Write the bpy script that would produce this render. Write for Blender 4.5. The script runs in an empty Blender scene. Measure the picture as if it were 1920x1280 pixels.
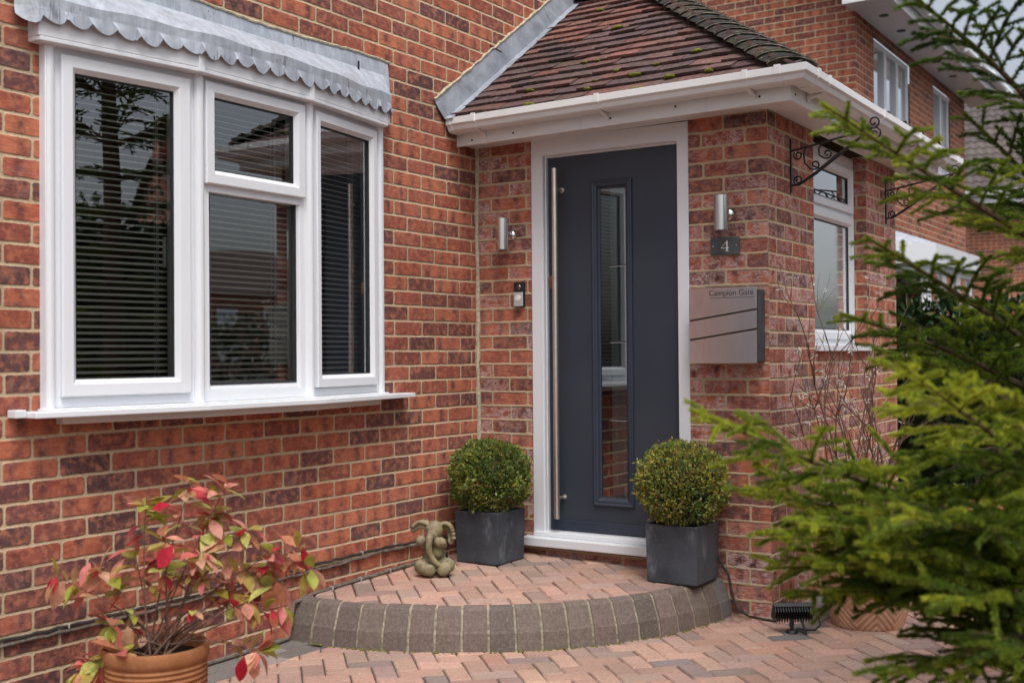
import bpy, math, random
import numpy as np
from mathutils import Vector, Matrix, noise as mnoise

random.seed(7)
rng = np.random.default_rng(11)
scene = bpy.context.scene
COL = scene.collection
R_ = math.radians
D = 1.668                      # how far the porch stands out from the house wall

# ------------------------------------------------------------------ helpers
class MB:
    """collects faces, then links them as ONE mesh object"""
    def __init__(self):
        self.v = []; self.f = []; self.c = []; self.uv = []; self.mi = []; self.smooth = []
    def add(self, vs, fs, col=None, uvs=None, mi=0, smooth=False):
        b = len(self.v)
        self.v.extend([tuple(p) for p in vs])
        for k, fc in enumerate(fs):
            self.f.append(tuple(i + b for i in fc))
            self.c.append(col)
            self.uv.append(uvs[k] if uvs else None)
            self.mi.append(mi); self.smooth.append(smooth)
    def box(self, x0, x1, y0, y1, z0, z1, col=None, M=None, mi=0):
        vs = [(x0,y0,z0),(x1,y0,z0),(x1,y1,z0),(x0,y1,z0),(x0,y0,z1),(x1,y0,z1),(x1,y1,z1),(x0,y1,z1)]
        if M is not None: vs = [tuple(M @ Vector(p)) for p in vs]
        self.add(vs, [(0,3,2,1),(4,5,6,7),(0,1,5,4),(1,2,6,5),(2,3,7,6),(3,0,4,7)], col, mi=mi)
    def prism(self, poly, z0, z1, col=None, mi=0):
        n = len(poly)
        vs = [(p[0],p[1],z0) for p in poly] + [(p[0],p[1],z1) for p in poly]
        fs = [tuple(range(n-1,-1,-1)), tuple(range(n,2*n))] + [(i,(i+1)%n,n+(i+1)%n,n+i) for i in range(n)]
        self.add(vs, fs, col, mi=mi)
    def tube(self, pts, rad, n=8, col=None, cap=True, mi=0):
        pts = [Vector(p) for p in pts]
        if not hasattr(rad, '__len__'): rad = [rad]*len(pts)
        vs = []; fs = []
        t0 = (pts[1]-pts[0]).normalized()
        a = t0.orthogonal().normalized()
        for i, p in enumerate(pts):
            if i == 0: t = (pts[1]-pts[0])
            elif i == len(pts)-1: t = (pts[-1]-pts[-2])
            else: t = (pts[i+1]-pts[i-1])
            t.normalize()
            a = (a - t*a.dot(t))
            if a.length < 1e-6: a = t.orthogonal()
            a.normalize(); b = t.cross(a)
            for k in range(n):
                an = 2*math.pi*k/n
                vs.append(p + (a*math.cos(an)+b*math.sin(an))*rad[i])
        for i in range(len(pts)-1):
            for k in range(n):
                fs.append((i*n+k, i*n+(k+1)%n, (i+1)*n+(k+1)%n, (i+1)*n+k))
        if cap:
            fs.append(tuple(range(n-1,-1,-1))); fs.append(tuple(range((len(pts)-1)*n, len(pts)*n)))
        self.add(vs, fs, col, mi=mi, smooth=True)
    def lathe(self, prof, c=(0,0,0), n=32, col=None, axis='z', M=None):
        vs = []; fs = []
        for r, z in prof:
            for k in range(n):
                an = 2*math.pi*k/n
                p = Vector((r*math.cos(an), r*math.sin(an), z))
                if M is not None: p = M @ p
                vs.append(p + Vector(c))
        for i in range(len(prof)-1):
            for k in range(n):
                fs.append((i*n+k, i*n+(k+1)%n, (i+1)*n+(k+1)%n, (i+1)*n+k))
        self.add(vs, fs, col, smooth=True)
    def ball(self, c, r, M=None, nu=16, nv=10, col=None):
        vs = []; fs = []
        for j in range(nv+1):
            th = math.pi*j/nv
            for k in range(nu):
                an = 2*math.pi*k/nu
                p = Vector((r[0]*math.sin(th)*math.cos(an), r[1]*math.sin(th)*math.sin(an), r[2]*math.cos(th)))
                if M is not None: p = M @ p
                vs.append(p + Vector(c))
        for j in range(nv):
            for k in range(nu):
                fs.append((j*nu+k, (j+1)*nu+k, (j+1)*nu+(k+1)%nu, j*nu+(k+1)%nu))
        self.add(vs, fs, col, smooth=True)
    def sweep(self, prof, path, closed_prof=True, col=None, cap=True):
        """prof: list of (out, z); path: list of (x, y) followed with mitres; 'out' is to the right of travel; path may carry z as 3rd"""
        n = len(prof); vs = []; fs = []
        P = [Vector((p[0],p[1])) for p in path]; Z = [p[2] if len(p) > 2 else 0 for p in path]
        for i, p in enumerate(P):
            if i == 0: d1 = d2 = (P[1]-P[0]).normalized()
            elif i == len(P)-1: d1 = d2 = (P[-1]-P[-2]).normalized()
            else: d1 = (P[i]-P[i-1]).normalized(); d2 = (P[i+1]-P[i]).normalized()
            n1 = Vector((d1.y,-d1.x)); n2 = Vector((d2.y,-d2.x))
            m = (n1+n2); m = m/ (m.length**2/2) if m.length > 1e-6 else n1
            for o, z in prof:
                vs.append((p.x+m.x*o, p.y+m.y*o, z+Z[i]))
        mlim = n if closed_prof else n-1
        for i in range(len(P)-1):
            for k in range(mlim):
                fs.append((i*n+k, (i+1)*n+k, (i+1)*n+(k+1)%n, i*n+(k+1)%n))
        if cap and closed_prof:
            fs.append(tuple(range(n))); fs.append(tuple(range(len(P)*n-1, (len(P)-1)*n-1, -1)))
        self.add(vs, fs, col)
    def ring(self, O, t, n, s0, s1, z0, z1, loops, col=None, mi=0):
        """mitred rectangular frame: loops = [(inset, out), ...] from outside to inside"""
        O = Vector(O); t = Vector(t); n = Vector(n); vs = []; fs = []
        for ins, o in loops:
            ii = ins if isinstance(ins, tuple) else (ins,)*4
            for s, z in ((s0+ii[0], z0+ii[3]), (s1-ii[2], z0+ii[3]), (s1-ii[2], z1-ii[1]), (s0+ii[0], z1-ii[1])):
                vs.append(O + t*s + n*o + Vector((0,0,z)))
        for i in range(len(loops)-1):
            for k in range(4):
                fs.append((i*4+k, i*4+(k+1)%4, (i+1)*4+(k+1)%4, (i+1)*4+k))
        self.add(vs, fs, col, mi=mi)
    def fbox(self, O, t, n, s0, s1, o0, o1, z0, z1, col=None, mi=0):
        O = Vector(O); t = Vector(t); n = Vector(n)
        vs = [O+t*s+n*o+Vector((0,0,z)) for z in (z0,z1) for s,o in ((s0,o0),(s1,o0),(s1,o1),(s0,o1))]
        self.add(vs, [(0,3,2,1),(4,5,6,7),(0,1,5,4),(1,2,6,5),(2,3,7,6),(3,0,4,7)], col, mi=mi)
    def build(self, name, mat, parent=None, bevel=0, seg=2, smooth=False, recalc=True):
        base = Vector((0,0,0))
        r = parent
        while r is not None:
            base += r.location; r = r.parent
        me = bpy.data.meshes.new(name)
        V = np.array(self.v, dtype=np.float32).reshape(-1,3) - np.array(base, dtype=np.float32)
        me.from_pydata(V.tolist(), [], self.f)
        mats = mat if isinstance(mat, (list, tuple)) else [mat]
        for m in mats: me.materials.append(m)
        if any(self.mi): me.polygons.foreach_set('material_index', self.mi)
        if recalc:
            import bmesh
            bm = bmesh.new(); bm.from_mesh(me)
            bmesh.ops.recalc_face_normals(bm, faces=bm.faces); bm.to_mesh(me); bm.free()
        if any(c is not None for c in self.c):
            cc = []
            for p, c in zip(me.polygons, self.c):
                c = c or (0.5,0.5,0.5)
                cc.extend((c[0],c[1],c[2],1.0)*p.loop_total)
            a = me.color_attributes.new('Col','FLOAT_COLOR','CORNER'); a.data.foreach_set('color', cc)
        if any(u is not None for u in self.uv):
            ul = me.uv_layers.new(name='UVMap'); uu = []
            for u, f in zip(self.uv, self.f):
                u = u or [(0,0)]*len(f)
                for q in u: uu.extend(q)
            ul.data.foreach_set('uv', uu)
        if smooth or any(self.smooth):
            me.polygons.foreach_set('use_smooth', [True]*len(me.polygons) if smooth else self.smooth)
        me.update()
        if (smooth or any(self.smooth)) and len(self.f) < 60000: me.set_sharp_from_angle(angle=R_(48))
        o = bpy.data.objects.new(name, me); COL.objects.link(o)
        if parent is not None: o.parent = parent
        if bevel:
            md = o.modifiers.new('bevel','BEVEL'); md.width = bevel; md.segments = seg; md.limit_method = 'ANGLE'; md.angle_limit = R_(35)
            md.harden_normals = False
        return o

def sc(c, a, b):
    f = random.uniform(a, b); return tuple(x*f*random.uniform(.97,1.03) for x in c)
def thing(name, label, cat, loc=(0,0,0), group=None):
    o = bpy.data.objects.new(name, None); o.empty_display_size = 0.1
    COL.objects.link(o); o.location = loc; o['label'] = label; o['category'] = cat
    if group: o['group'] = group
    return o
def tag(o, label, cat, group=None, kind=None):
    o['label'] = label; o['category'] = cat
    if group: o['group'] = group
    if kind: o['kind'] = kind
    return o
def structure(o, label=None):
    o['kind'] = 'structure'
    if label: o['label'] = label
    return o
def dup(root, loc, label=None):
    r = root.copy(); COL.objects.link(r); r.location = loc
    if label: r['label'] = label
    for ch in list(root.children):
        c = ch.copy(); COL.objects.link(c); c.parent = r
        for g in list(ch.children):
            d = g.copy(); COL.objects.link(d); d.parent = c
    return r
def big_mesh(name, V, nper, C, mat, parent=None):
    """fast mesh of equal-sized faces: V (n*nper,3), C (n*nper,3) colours"""
    base = Vector((0,0,0)); r = parent
    while r is not None: base += r.location; r = r.parent
    V = (np.asarray(V, dtype=np.float32) - np.array(base, dtype=np.float32))
    nv = len(V); nf = nv//nper
    me = bpy.data.meshes.new(name)
    me.vertices.add(nv); me.vertices.foreach_set('co', V.ravel())
    me.loops.add(nv); me.loops.foreach_set('vertex_index', np.arange(nv, dtype=np.int32))
    me.polygons.add(nf); me.polygons.foreach_set('loop_start', np.arange(0, nv, nper, dtype=np.int32))
    me.update(calc_edges=True)
    cc = np.ones((nv,4), dtype=np.float32); cc[:,:3] = C
    a = me.color_attributes.new('Col','FLOAT_COLOR','CORNER'); a.data.foreach_set('color', cc.ravel())
    me.materials.append(mat); me.validate()
    o = bpy.data.objects.new(name, me); COL.objects.link(o)
    if parent is not None: o.parent = parent
    return o

# ------------------------------------------------------------------ node helpers
class N:
    def __init__(self, name):
        self.m = bpy.data.materials.new(name); self.m.use_nodes = True
        self.t = self.m.node_tree; self.n = self.t.nodes; self.n.clear()
        self.out = self.n.new('ShaderNodeOutputMaterial')
    def node(self, ty, **kw):
        x = self.n.new(ty)
        for k, v in kw.items(): setattr(x, k, v)
        return x
    def link(self, a, b): self.t.links.new(a, b)
    def val(self, v, sock):
        if hasattr(v, 'links') or isinstance(v, bpy.types.NodeSocket): self.link(v, sock)
        else: sock.default_value = v
    def math(self, op, a, b=0.0, c=0.0, clamp=False):
        x = self.n.new('ShaderNodeMath'); x.operation = op; x.use_clamp = clamp
        self.val(a, x.inputs[0]); self.val(b, x.inputs[1])
        if op in ('MULTIPLY_ADD','WRAP','COMPARE','SMOOTH_MIN'): self.val(c, x.inputs[2])
        return x.outputs[0]
    def smooth(self, v, a, b, o0=0.0, o1=1.0):
        x = self.n.new('ShaderNodeMapRange'); x.interpolation_type = 'SMOOTHSTEP'
        self.val(v, x.inputs[0]); self.val(a, x.inputs[1]); self.val(b, x.inputs[2]); self.val(o0, x.inputs[3]); self.val(o1, x.inputs[4])
        return x.outputs[0]
    def noise(self, vec, scale, detail=3, rough=0.55, dist=0.0):
        x = self.n.new('ShaderNodeTexNoise'); x.inputs['Scale'].default_value = scale; x.inputs['Detail'].default_value = detail
        x.inputs['Roughness'].default_value = rough; x.inputs['Distortion'].default_value = dist
        if vec is not None: self.link(vec, x.inputs['Vector'])
        return x.outputs['Fac']
    def comb(self, x, y, z=0.0):
        c = self.n.new('ShaderNodeCombineXYZ'); self.val(x, c.inputs[0]); self.val(y, c.inputs[1]); self.val(z, c.inputs[2]); return c.outputs[0]
    def mix(self, f, a, b, mode='MIX'):
        x = self.n.new('ShaderNodeMix'); x.data_type = 'RGBA'; x.blend_type = mode
        self.val(f, x.inputs[0])
        for v, s in ((a, x.inputs[6]), (b, x.inputs[7])):
            if isinstance(v, tuple): s.default_value = (v[0],v[1],v[2],1)
            else: self.link(v, s)
        return x.outputs[2]
    def ramp(self, f, stops, interp='LINEAR'):
        x = self.n.new('ShaderNodeValToRGB'); cr = x.color_ramp; cr.interpolation = interp
        while len(cr.elements) < len(stops): cr.elements.new(0.5)
        for e, (p, c) in zip(cr.elements, stops): e.position = p; e.color = (c[0],c[1],c[2],1)
        self.link(f, x.inputs[0]); return x.outputs[0]
    def coord(self, kind='Object'):
        return self.n.new('ShaderNodeTexCoord').outputs[kind]
    def pos(self): return self.n.new('ShaderNodeNewGeometry').outputs['Position']
    def attr(self, name='Col'):
        x = self.n.new('ShaderNodeAttribute'); x.attribute_name = name; return x.outputs['Color']
    def scalev(self, v, s):
        x = self.n.new('ShaderNodeVectorMath'); x.operation = 'MULTIPLY'; self.link(v, x.inputs[0]); x.inputs[1].default_value = s; return x.outputs[0]
    def bump(self, h, strength=0.5, dist=0.01):
        x = self.n.new('ShaderNodeBump'); x.inputs['Strength'].default_value = strength; x.inputs['Distance'].default_value = dist
        self.link(h, x.inputs['Height']); return x.outputs[0]
    def bsdf(self, col, rough=0.6, metal=0.0, spec=0.5, normal=None, **kw):
        p = self.n.new('ShaderNodeBsdfPrincipled')
        if isinstance(col, tuple): p.inputs['Base Color'].default_value = (col[0],col[1],col[2],1)
        else: self.link(col, p.inputs['Base Color'])
        self.val(rough, p.inputs['Roughness']); self.val(metal, p.inputs['Metallic']); p.inputs['Specular IOR Level'].default_value = spec
        if normal is not None: self.link(normal, p.inputs['Normal'])
        for k, v in kw.items(): self.val(v, p.inputs[k])
        self.link(p.outputs[0], self.out.inputs[0]); return p
    def surf(self, s): self.link(s, self.out.inputs[0])

# ------------------------------------------------------------------ materials
def brick_material(name, efflo=0.0, crease=0.4, bright=1.0, seed=0.0, contrast=1.0):
    k = N(name)
    uvn = k.n.new('ShaderNodeUVMap'); uvn.uv_map = 'UVMap'
    sp = k.n.new('ShaderNodeSeparateXYZ'); k.link(uvn.outputs[0], sp.inputs[0])
    u0, v0 = sp.outputs[0], sp.outputs[1]
    p3 = k.comb(u0, v0, seed)
    wob = k.math('SUBTRACT', k.noise(p3, 5.0, 2), 0.5)
    v = k.math('ADD', v0, k.math('MULTIPLY', wob, 0.006))
    row = k.math('FLOOR', k.math('DIVIDE', v, 0.075)); ry = k.math('FRACT', k.math('DIVIDE', v, 0.075))
    par = k.math('MULTIPLY', k.math('MODULO', k.math('ADD', row, 200.0), 2.0), 0.5)
    # each row slides a little
    wr = k.n.new('ShaderNodeTexWhiteNoise'); wr.noise_dimensions = '1D'; k.link(k.math('ADD', row, seed+3.3), wr.inputs['W'])
    slide = k.math('MULTIPLY', k.math('SUBTRACT', wr.outputs['Value'], 0.5), 0.05)
    ux = k.math('ADD', k.math('ADD', k.math('DIVIDE', u0, 0.225), par), slide)
    ux = k.math('ADD', ux, k.math('MULTIPLY', k.math('SUBTRACT', k.noise(p3, 9.0, 1), 0.5), 0.022))
    col = k.math('FLOOR', ux); rx = k.math('FRACT', ux)
    dx = k.math('MULTIPLY', k.math('MINIMUM', rx, k.math('SUBTRACT', 1.0, rx)), 0.225)
    dy = k.math('MULTIPLY', k.math('MINIMUM', ry, k.math('SUBTRACT', 1.0, ry)), 0.075)
    # rounded corners
    ex = k.math('MAXIMUM', k.math('SUBTRACT', 0.016, dx), 0.0); ey = k.math('MAXIMUM', k.math('SUBTRACT', 0.016, dy), 0.0)
    d = k.math('SUBTRACT', 0.016, k.math('SQRT', k.math('ADD', k.math('MULTIPLY', ex, ex), k.math('MULTIPLY', ey, ey))))
    edge = k.math('SUBTRACT', k.noise(p3, 55.0, 4, 0.65), 0.5)
    d = k.math('ADD', d, k.math('MULTIPLY', edge, 0.0095))
    wn = k.n.new('ShaderNodeTexWhiteNoise'); wn.noise_dimensions = '3D'; k.link(k.comb(col, row, seed+0.5), wn.inputs['Vector'])
    sc = k.n.new('ShaderNodeSeparateColor'); k.link(wn.outputs['Color'], sc.inputs[0])
    r1, r2, r3, r4 = wn.outputs['Value'], sc.outputs[0], sc.outputs[1], sc.outputs[2]
    mask = k.smooth(d, 0.0048, 0.0074)
    b = bright
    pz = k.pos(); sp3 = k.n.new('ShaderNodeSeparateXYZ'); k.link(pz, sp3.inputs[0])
    shift = k.math('MULTIPLY', k.smooth(sp3.outputs[0], -1.2, -2.9), k.smooth(sp3.outputs[2], 1.25, 0.55)) if name == 'house brick' else 0.0  # darker brick mix at lower left, partly lens corner darkening put into colour
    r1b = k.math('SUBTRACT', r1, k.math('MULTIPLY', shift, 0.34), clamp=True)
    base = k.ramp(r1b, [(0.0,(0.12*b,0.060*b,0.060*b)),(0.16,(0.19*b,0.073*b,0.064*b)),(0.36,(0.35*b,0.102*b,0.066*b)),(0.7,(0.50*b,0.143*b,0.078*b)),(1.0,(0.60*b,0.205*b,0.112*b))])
    # two darker fire marks across each stretcher, of varied strength
    off = k.math('MULTIPLY', k.math('SUBTRACT', r3, 0.5), 0.16)
    def band(c, w):
        q = k.math('DIVIDE', k.math('SUBTRACT', rx, k.math('ADD', off, c)), w)
        return k.math('POWER', 2.718, k.math('MULTIPLY', k.math('MULTIPLY', q, q), -1.0))
    nb = k.noise(k.comb(u0, v0, k.math('ADD', col, row)), 16.0, 3)
    bands = k.math('ADD', band(0.25, 0.11), band(0.76, 0.11))
    bands = k.math('MULTIPLY', bands, k.smooth(nb, 0.28, 0.6))
    bands = k.math('MULTIPLY', bands, k.smooth(r2, 0.3, 0.75), clamp=True)
    c1 = k.mix(k.math('MULTIPLY', bands, 0.85*contrast), base, (0.12*b,0.05*b,0.052*b))
    # dragged texture
    drag = k.noise(k.comb(k.math('MULTIPLY', u0, 22.0), k.math('MULTIPLY', v0, 130.0), r1), 1.0, 5, 0.65, 0.6)
    fine = k.noise(p3, 220.0, 3, 0.6)
    mott = k.noise(k.comb(u0, v0, k.math('MULTIPLY', r4, 7.0)), 30.0, 4, 0.6)
    c1 = k.mix(k.smooth(drag, 0.35, 0.75), c1, k.mix(1.0, c1, (0.56,0.52,0.53), 'MULTIPLY'))
    c1 = k.mix(k.smooth(mott, 0.42, 0.70, 0.0, 0.6), c1, (0.60*b,0.225*b,0.12*b))
    c1 = k.mix(k.smooth(fine, 0.60, 0.70, 0.0, 0.85), c1, (0.06,0.03,0.03))
    if efflo > 0:
        ph = k.noise(k.comb(u0, v0, k.math('MULTIPLY', r2, 9.0)), 24.0, 3)
        crk = k.noise(k.comb(k.math('MULTIPLY', u0, 30.0), k.math('MULTIPLY', v0, 70.0), r3), 1.0, 6, 0.75, 1.5)
        big = k.noise(p3, 1.7, 2)
        e = k.math('MULTIPLY', k.smooth(crk, 0.40, 0.58), k.smooth(ph, 0.34, 0.56))
        e = k.math('MULTIPLY', e, k.smooth(big, 0.32, 0.6, 0.35, 1.0))
        e = k.math('MULTIPLY', e, k.smooth(r4, 0.15, 0.8, 0.2, 1.0))
        c1 = k.mix(k.math('MULTIPLY', e, efflo), c1, (0.60,0.45,0.43))
    # mortar
    mn = k.noise(p3, 90.0, 5, 0.7); mb = k.noise(p3, 3.0, 3)
    mort = k.mix(k.smooth(mn, 0.3, 0.75), (0.48,0.36,0.225), (0.67,0.515,0.35))
    mort = k.mix(k.smooth(mb, 0.42, 0.72, 0.0, 0.6), mort, (0.34,0.27,0.19))
    cfin = k.mix(mask, mort, c1)
    # weathering over a metre or so
    wea = k.noise(p3, 1.1, 4)
    cfin = k.mix(k.smooth(wea, 0.38, 0.75, 0.0, 0.45), cfin, k.mix(1.0, cfin, (0.55,0.52,0.52), 'MULTIPLY'))
    hb = k.math('ADD', k.math('MULTIPLY', k.smooth(d, 0.002, 0.0085), 1.0), k.math('MULTIPLY', drag, crease))
    hb = k.math('ADD', hb, k.math('MULTIPLY', fine, 0.12))
    hb = k.math('ADD', hb, k.math('MULTIPLY', k.math('SUBTRACT', r3, 0.5), 0.25))
    k.bsdf(cfin, 0.88, spec=0.22, normal=k.bump(hb, 0.85, 0.006))
    return k.m
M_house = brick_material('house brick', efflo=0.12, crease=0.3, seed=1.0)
M_porch = brick_material('rough porch brick', efflo=1.0, crease=1.4, seed=5.0, bright=1.0)
M_neigh = brick_material('neighbour brick', efflo=0.1, crease=0.2, seed=9.0, bright=0.95)

def white_plastic(name, c=(0.735,0.755,0.79), rough=0.33, dirt=0.12):
    k = N(name); p = k.pos()
    n1 = k.noise(p, 3.0, 4); n2 = k.noise(k.scalev(p, (14,14,3)), 1.0, 4, 0.65)
    col = k.mix(k.smooth(n1, 0.4, 0.8, 0.0, dirt), c, (c[0]*0.78,c[1]*0.76,c[2]*0.72))
    col = k.mix(k.smooth(n2, 0.58, 0.8, 0.0, dirt*1.6), col, (0.50,0.46,0.41))
    k.bsdf(col, k.smooth(n1, 0.3, 0.7, rough-0.06, rough+0.12), spec=0.45, normal=k.bump(k.noise(p, 9.0, 2), 0.06, 0.01))
    return k.m
M_upvc = white_plastic('white window plastic')
M_eaves = white_plastic('white eaves plastic', (0.77,0.775,0.775), 0.38, 0.2)
M_beige = white_plastic('dull underboard', (0.62,0.58,0.55), 0.6, 0.3)
def simple(name, c, rough=0.5, metal=0.0, spec=0.5, nscale=20, var=0.25, bump=0.15, bdist=0.004):
    k = N(name); p = k.pos()
    n = k.noise(p, nscale, 5, 0.6)
    col = k.mix(k.smooth(n, 0.3, 0.75), tuple(x*(1-var) for x in c), tuple(min(1,x*(1+var)) for x in c))
    k.bsdf(col, rough, metal, spec, normal=k.bump(n, bump, bdist)); return k.m
def attr_mat(name, rough=0.75, spec=0.3, nscale=60, var=0.25, bump=0.3, bdist=0.003, speck=0.0, moss=0.0, lichen=0.0):
    k = N(name); p = k.pos(); c = k.attr()
    n = k.noise(p, nscale, 5, 0.65)
    col = k.mix(k.smooth(n, 0.3, 0.72, 0.0, 1.0), k.mix(1.0, c, (1-var,)*3, 'MULTIPLY'), k.mix(1.0, c, (1+var,)*3, 'MULTIPLY'))
    if speck:
        s = k.noise(p, 210, 2, 0.5); col = k.mix(k.smooth(s, 0.62, 0.74, 0.0, speck), col, (0.62,0.55,0.48))
        s2 = k.noise(p, 180, 2, 0.5); col = k.mix(k.smooth(s2, 0.62, 0.72, 0.0, speck), col, (0.10,0.08,0.07))
        b = k.noise(p, 2.2, 4); col = k.mix(k.smooth(b, 0.42, 0.75, 0.0, 0.45), col, k.mix(1.0, col, (0.62,0.6,0.58), 'MULTIPLY'))
    if moss:
        g = k.noise(p, 9, 5, 0.7); col = k.mix(k.smooth(g, 0.58, 0.70, 0.0, moss), col, (0.10,0.11,0.025))
    if lichen:
        g = k.noise(p, 26, 5, 0.75); col = k.mix(k.smooth(g, 0.60, 0.68, 0.0, lichen), col, (0.42,0.38,0.32))
    k.bsdf(col, rough, spec=spec, normal=k.bump(n, bump, bdist)); return k.m
M_tile = attr_mat('clay roof tile', 0.8, 0.25, 45, 0.35, 0.5, 0.004, moss=0.3, lichen=0.35)
M_hip = attr_mat('mossy hip tile', 0.9, 0.15, 30, 0.4, 0.8, 0.008, moss=0.35, lichen=0.5)
M_paver = attr_mat('concrete block paver', 0.85, 0.25, 70, 0.16, 0.4, 0.002, speck=0.5)
M_kerb = attr_mat('charcoal kerb block', 0.85, 0.25, 60, 0.2, 0.45, 0.002, speck=0.45)
M_mortar = simple('pale joint mortar', (0.46,0.40,0.29), 0.95, 0, 0.2, 60, 0.3, 0.6)
M_kmort = simple('kerb joint', (0.29,0.255,0.19), 0.95, 0, 0.2, 50, 0.45, 0.6)
M_sand = simple('joint sand', (0.10,0.08,0.065), 0.95, 0, 0.1, 80, 0.4, 0.5)
M_ground = simple('asphalt ground', (0.06,0.058,0.055), 0.9, 0, 0.2, 40, 0.3, 0.4)

k = N('weathered lead'); p = k.pos()
st = k.noise(k.scalev(p, (26,26,4)), 1.0, 5, 0.65); bg = k.noise(p, 5, 4); sp_ = k.noise(k.scalev(p, (120,120,34)), 1.0, 3)
c = k.mix(k.smooth(st, 0.3, 0.7), (0.34,0.37,0.42), (0.50,0.54,0.60))
c = k.mix(k.smooth(bg, 0.4, 0.7, 0.0, 0.6), c, (0.40,0.42,0.46))
c = k.mix(k.math('MULTIPLY', k.smooth(sp_, 0.62, 0.72), k.smooth(bg, 0.42, 0.62)), c, (0.10,0.11,0.13))
dr = k.noise(k.scalev(p, (75,75,7)), 1.0, 4, 0.7); c = k.mix(k.math('MULTIPLY', k.smooth(dr, 0.56, 0.66), k.smooth(bg, 0.4, 0.6)), c, (0.17,0.18,0.21))
k.bsdf(c, 0.55, 0.25, 0.4, normal=k.bump(bg, 0.5, 0.03)); M_lead = k.m
k = N('aged flashing lead'); p = k.pos()
n = k.noise(p, 7, 5); n2 = k.noise(p, 40, 4)
c = k.mix(k.smooth(n, 0.35, 0.7), (0.24,0.26,0.30), (0.36,0.39,0.43)); c = k.mix(k.smooth(n2, 0.55, 0.75, 0, .4), c, (0.5,0.52,0.55))
k.bsdf(c, 0.6, 0.2, 0.4, normal=k.bump(n, 0.3, 0.02)); M_flash = k.m

k = N('anthracite door skin'); p = k.pos()
gr = k.noise(k.scalev(p, (220,220,5)), 1.0, 4, 0.6, 0.8)
big = k.noise(p, 2.0, 2)
c = k.mix(k.smooth(big, 0.3, 0.7), (0.030,0.038,0.056), (0.039,0.047,0.064))
k.bsdf(c, k.smooth(gr, 0.3, 0.7, 0.36, 0.5), spec=0.45, normal=k.bump(gr, 0.45, 0.0016)); M_door = k.m
M_doortrim = simple('anthracite moulding', (0.032,0.042,0.064), 0.33, 0, 0.5, 6, 0.06, 0.02)
k = N('brushed steel'); p = k.pos()
gr = k.noise(k.scalev(p, (900,900,9)), 1.0, 3, 0.6)
c = k.mix(k.smooth(gr, 0.3, 0.7), (0.66,0.65,0.64), (0.80,0.79,0.78))
k.bsdf(c, k.smooth(gr, 0.3, 0.7, 0.13, 0.24), 1.0, normal=k.bump(gr, 0.03, 0.0004)); M_steel = k.m
M_steelh = simple('handle steel', (0.78,0.74,0.68), 0.38, 1.0, 0.5, 30, 0.06, 0.02)
M_copper = simple('bronze lock', (0.42,0.24,0.16), 0.25, 1.0, 0.5, 30, 0.15, 0.05)
M_blackmetal = simple('black wrought iron', (0.012,0.012,0.013), 0.45, 0.0, 0.5, 60, 0.3, 0.3)
M_blackplastic = simple('black plastic', (0.014,0.015,0.017), 0.4, 0.0, 0.5, 50, 0.2, 0.1)
M_gasket = simple('dark glazing gasket', (0.018,0.019,0.02), 0.6)
M_letter = simple('black lettering', (0.03,0.03,0.032), 0.5)
M_whitepaint = simple('white engraved paint', (0.78,0.78,0.76), 0.6, 0, 0.3, 40, 0.05, 0.05)
M_silver = simple('satin silver plastic', (0.55,0.57,0.6), 0.35, 0.3, 0.5, 30, 0.05, 0.03)
M_cable = simple('weathered cable', (0.035,0.032,0.03), 0.6, 0, 0.4, 50, 0.5, 0.2)
M_cablegrey = simple('dusty grey cable', (0.15,0.13,0.11), 0.75, 0, 0.3, 50, 0.4, 0.2)

k = N('window glass')
fr = k.n.new('ShaderNodeFresnel'); fr.inputs['IOR'].default_value = 1.55
f2 = k.math('MULTIPLY_ADD', fr.outputs[0], 3.1, 0.05, clamp=True)
gl = k.n.new('ShaderNodeBsdfGlossy'); gl.inputs['Roughness'].default_value = 0.0; gl.inputs['Color'].default_value = (0.95,0.97,1,1)
tr = k.n.new('ShaderNodeBsdfTransparent'); tr.inputs['Color'].default_value = (0.93,0.95,0.94,1)
wv = k.noise(k.pos(), 1.6, 1)
k.link(k.bump(wv, 0.05, 0.02), gl.inputs['Normal'])
ms = k.n.new('ShaderNodeMixShader'); k.link(f2, ms.inputs[0]); k.link(tr.outputs[0], ms.inputs[1]); k.link(gl.outputs[0], ms.inputs[2]); k.surf(ms.outputs[0])
M_glass = k.m
k = N('obscure glass'); p = k.pos()
fr = k.n.new('ShaderNodeFresnel'); fr.inputs['IOR'].default_value = 1.6
f2 = k.math('MULTIPLY_ADD', fr.outputs[0], 2.8, 0.12, clamp=True)
gl = k.n.new('ShaderNodeBsdfGlossy'); gl.inputs['Roughness'].default_value = 0.05; gl.inputs['Color'].default_value = (0.95,0.98,1,1)
df = k.n.new('ShaderNodeBsdfDiffuse'); df.inputs['Color'].default_value = (0.62,0.69,0.70,1)
k.link(k.bump(k.noise(p, 60, 2), 0.12, 0.004), gl.inputs['Normal'])
ms = k.n.new('ShaderNodeMixShader'); k.link(f2, ms.inputs[0]); k.link(df.outputs[0], ms.inputs[1]); k.link(gl.outputs[0], ms.inputs[2]); k.surf(ms.outputs[0])
M_obscure = k.m
k = N('door glass'); p = k.pos()
fr = k.n.new('ShaderNodeFresnel'); fr.inputs['IOR'].default_value = 1.6
f2 = k.math('MULTIPLY_ADD', fr.outputs[0], 2.4, 0.10, clamp=True)
gl = k.n.new('ShaderNodeBsdfGlossy'); gl.inputs['Roughness'].default_value = 0.012; gl.inputs['Color'].default_value = (0.92,0.97,0.97,1)
tr = k.n.new('ShaderNodeBsdfTransparent'); tr.inputs['Color'].default_value = (0.55,0.6,0.6,1)
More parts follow.
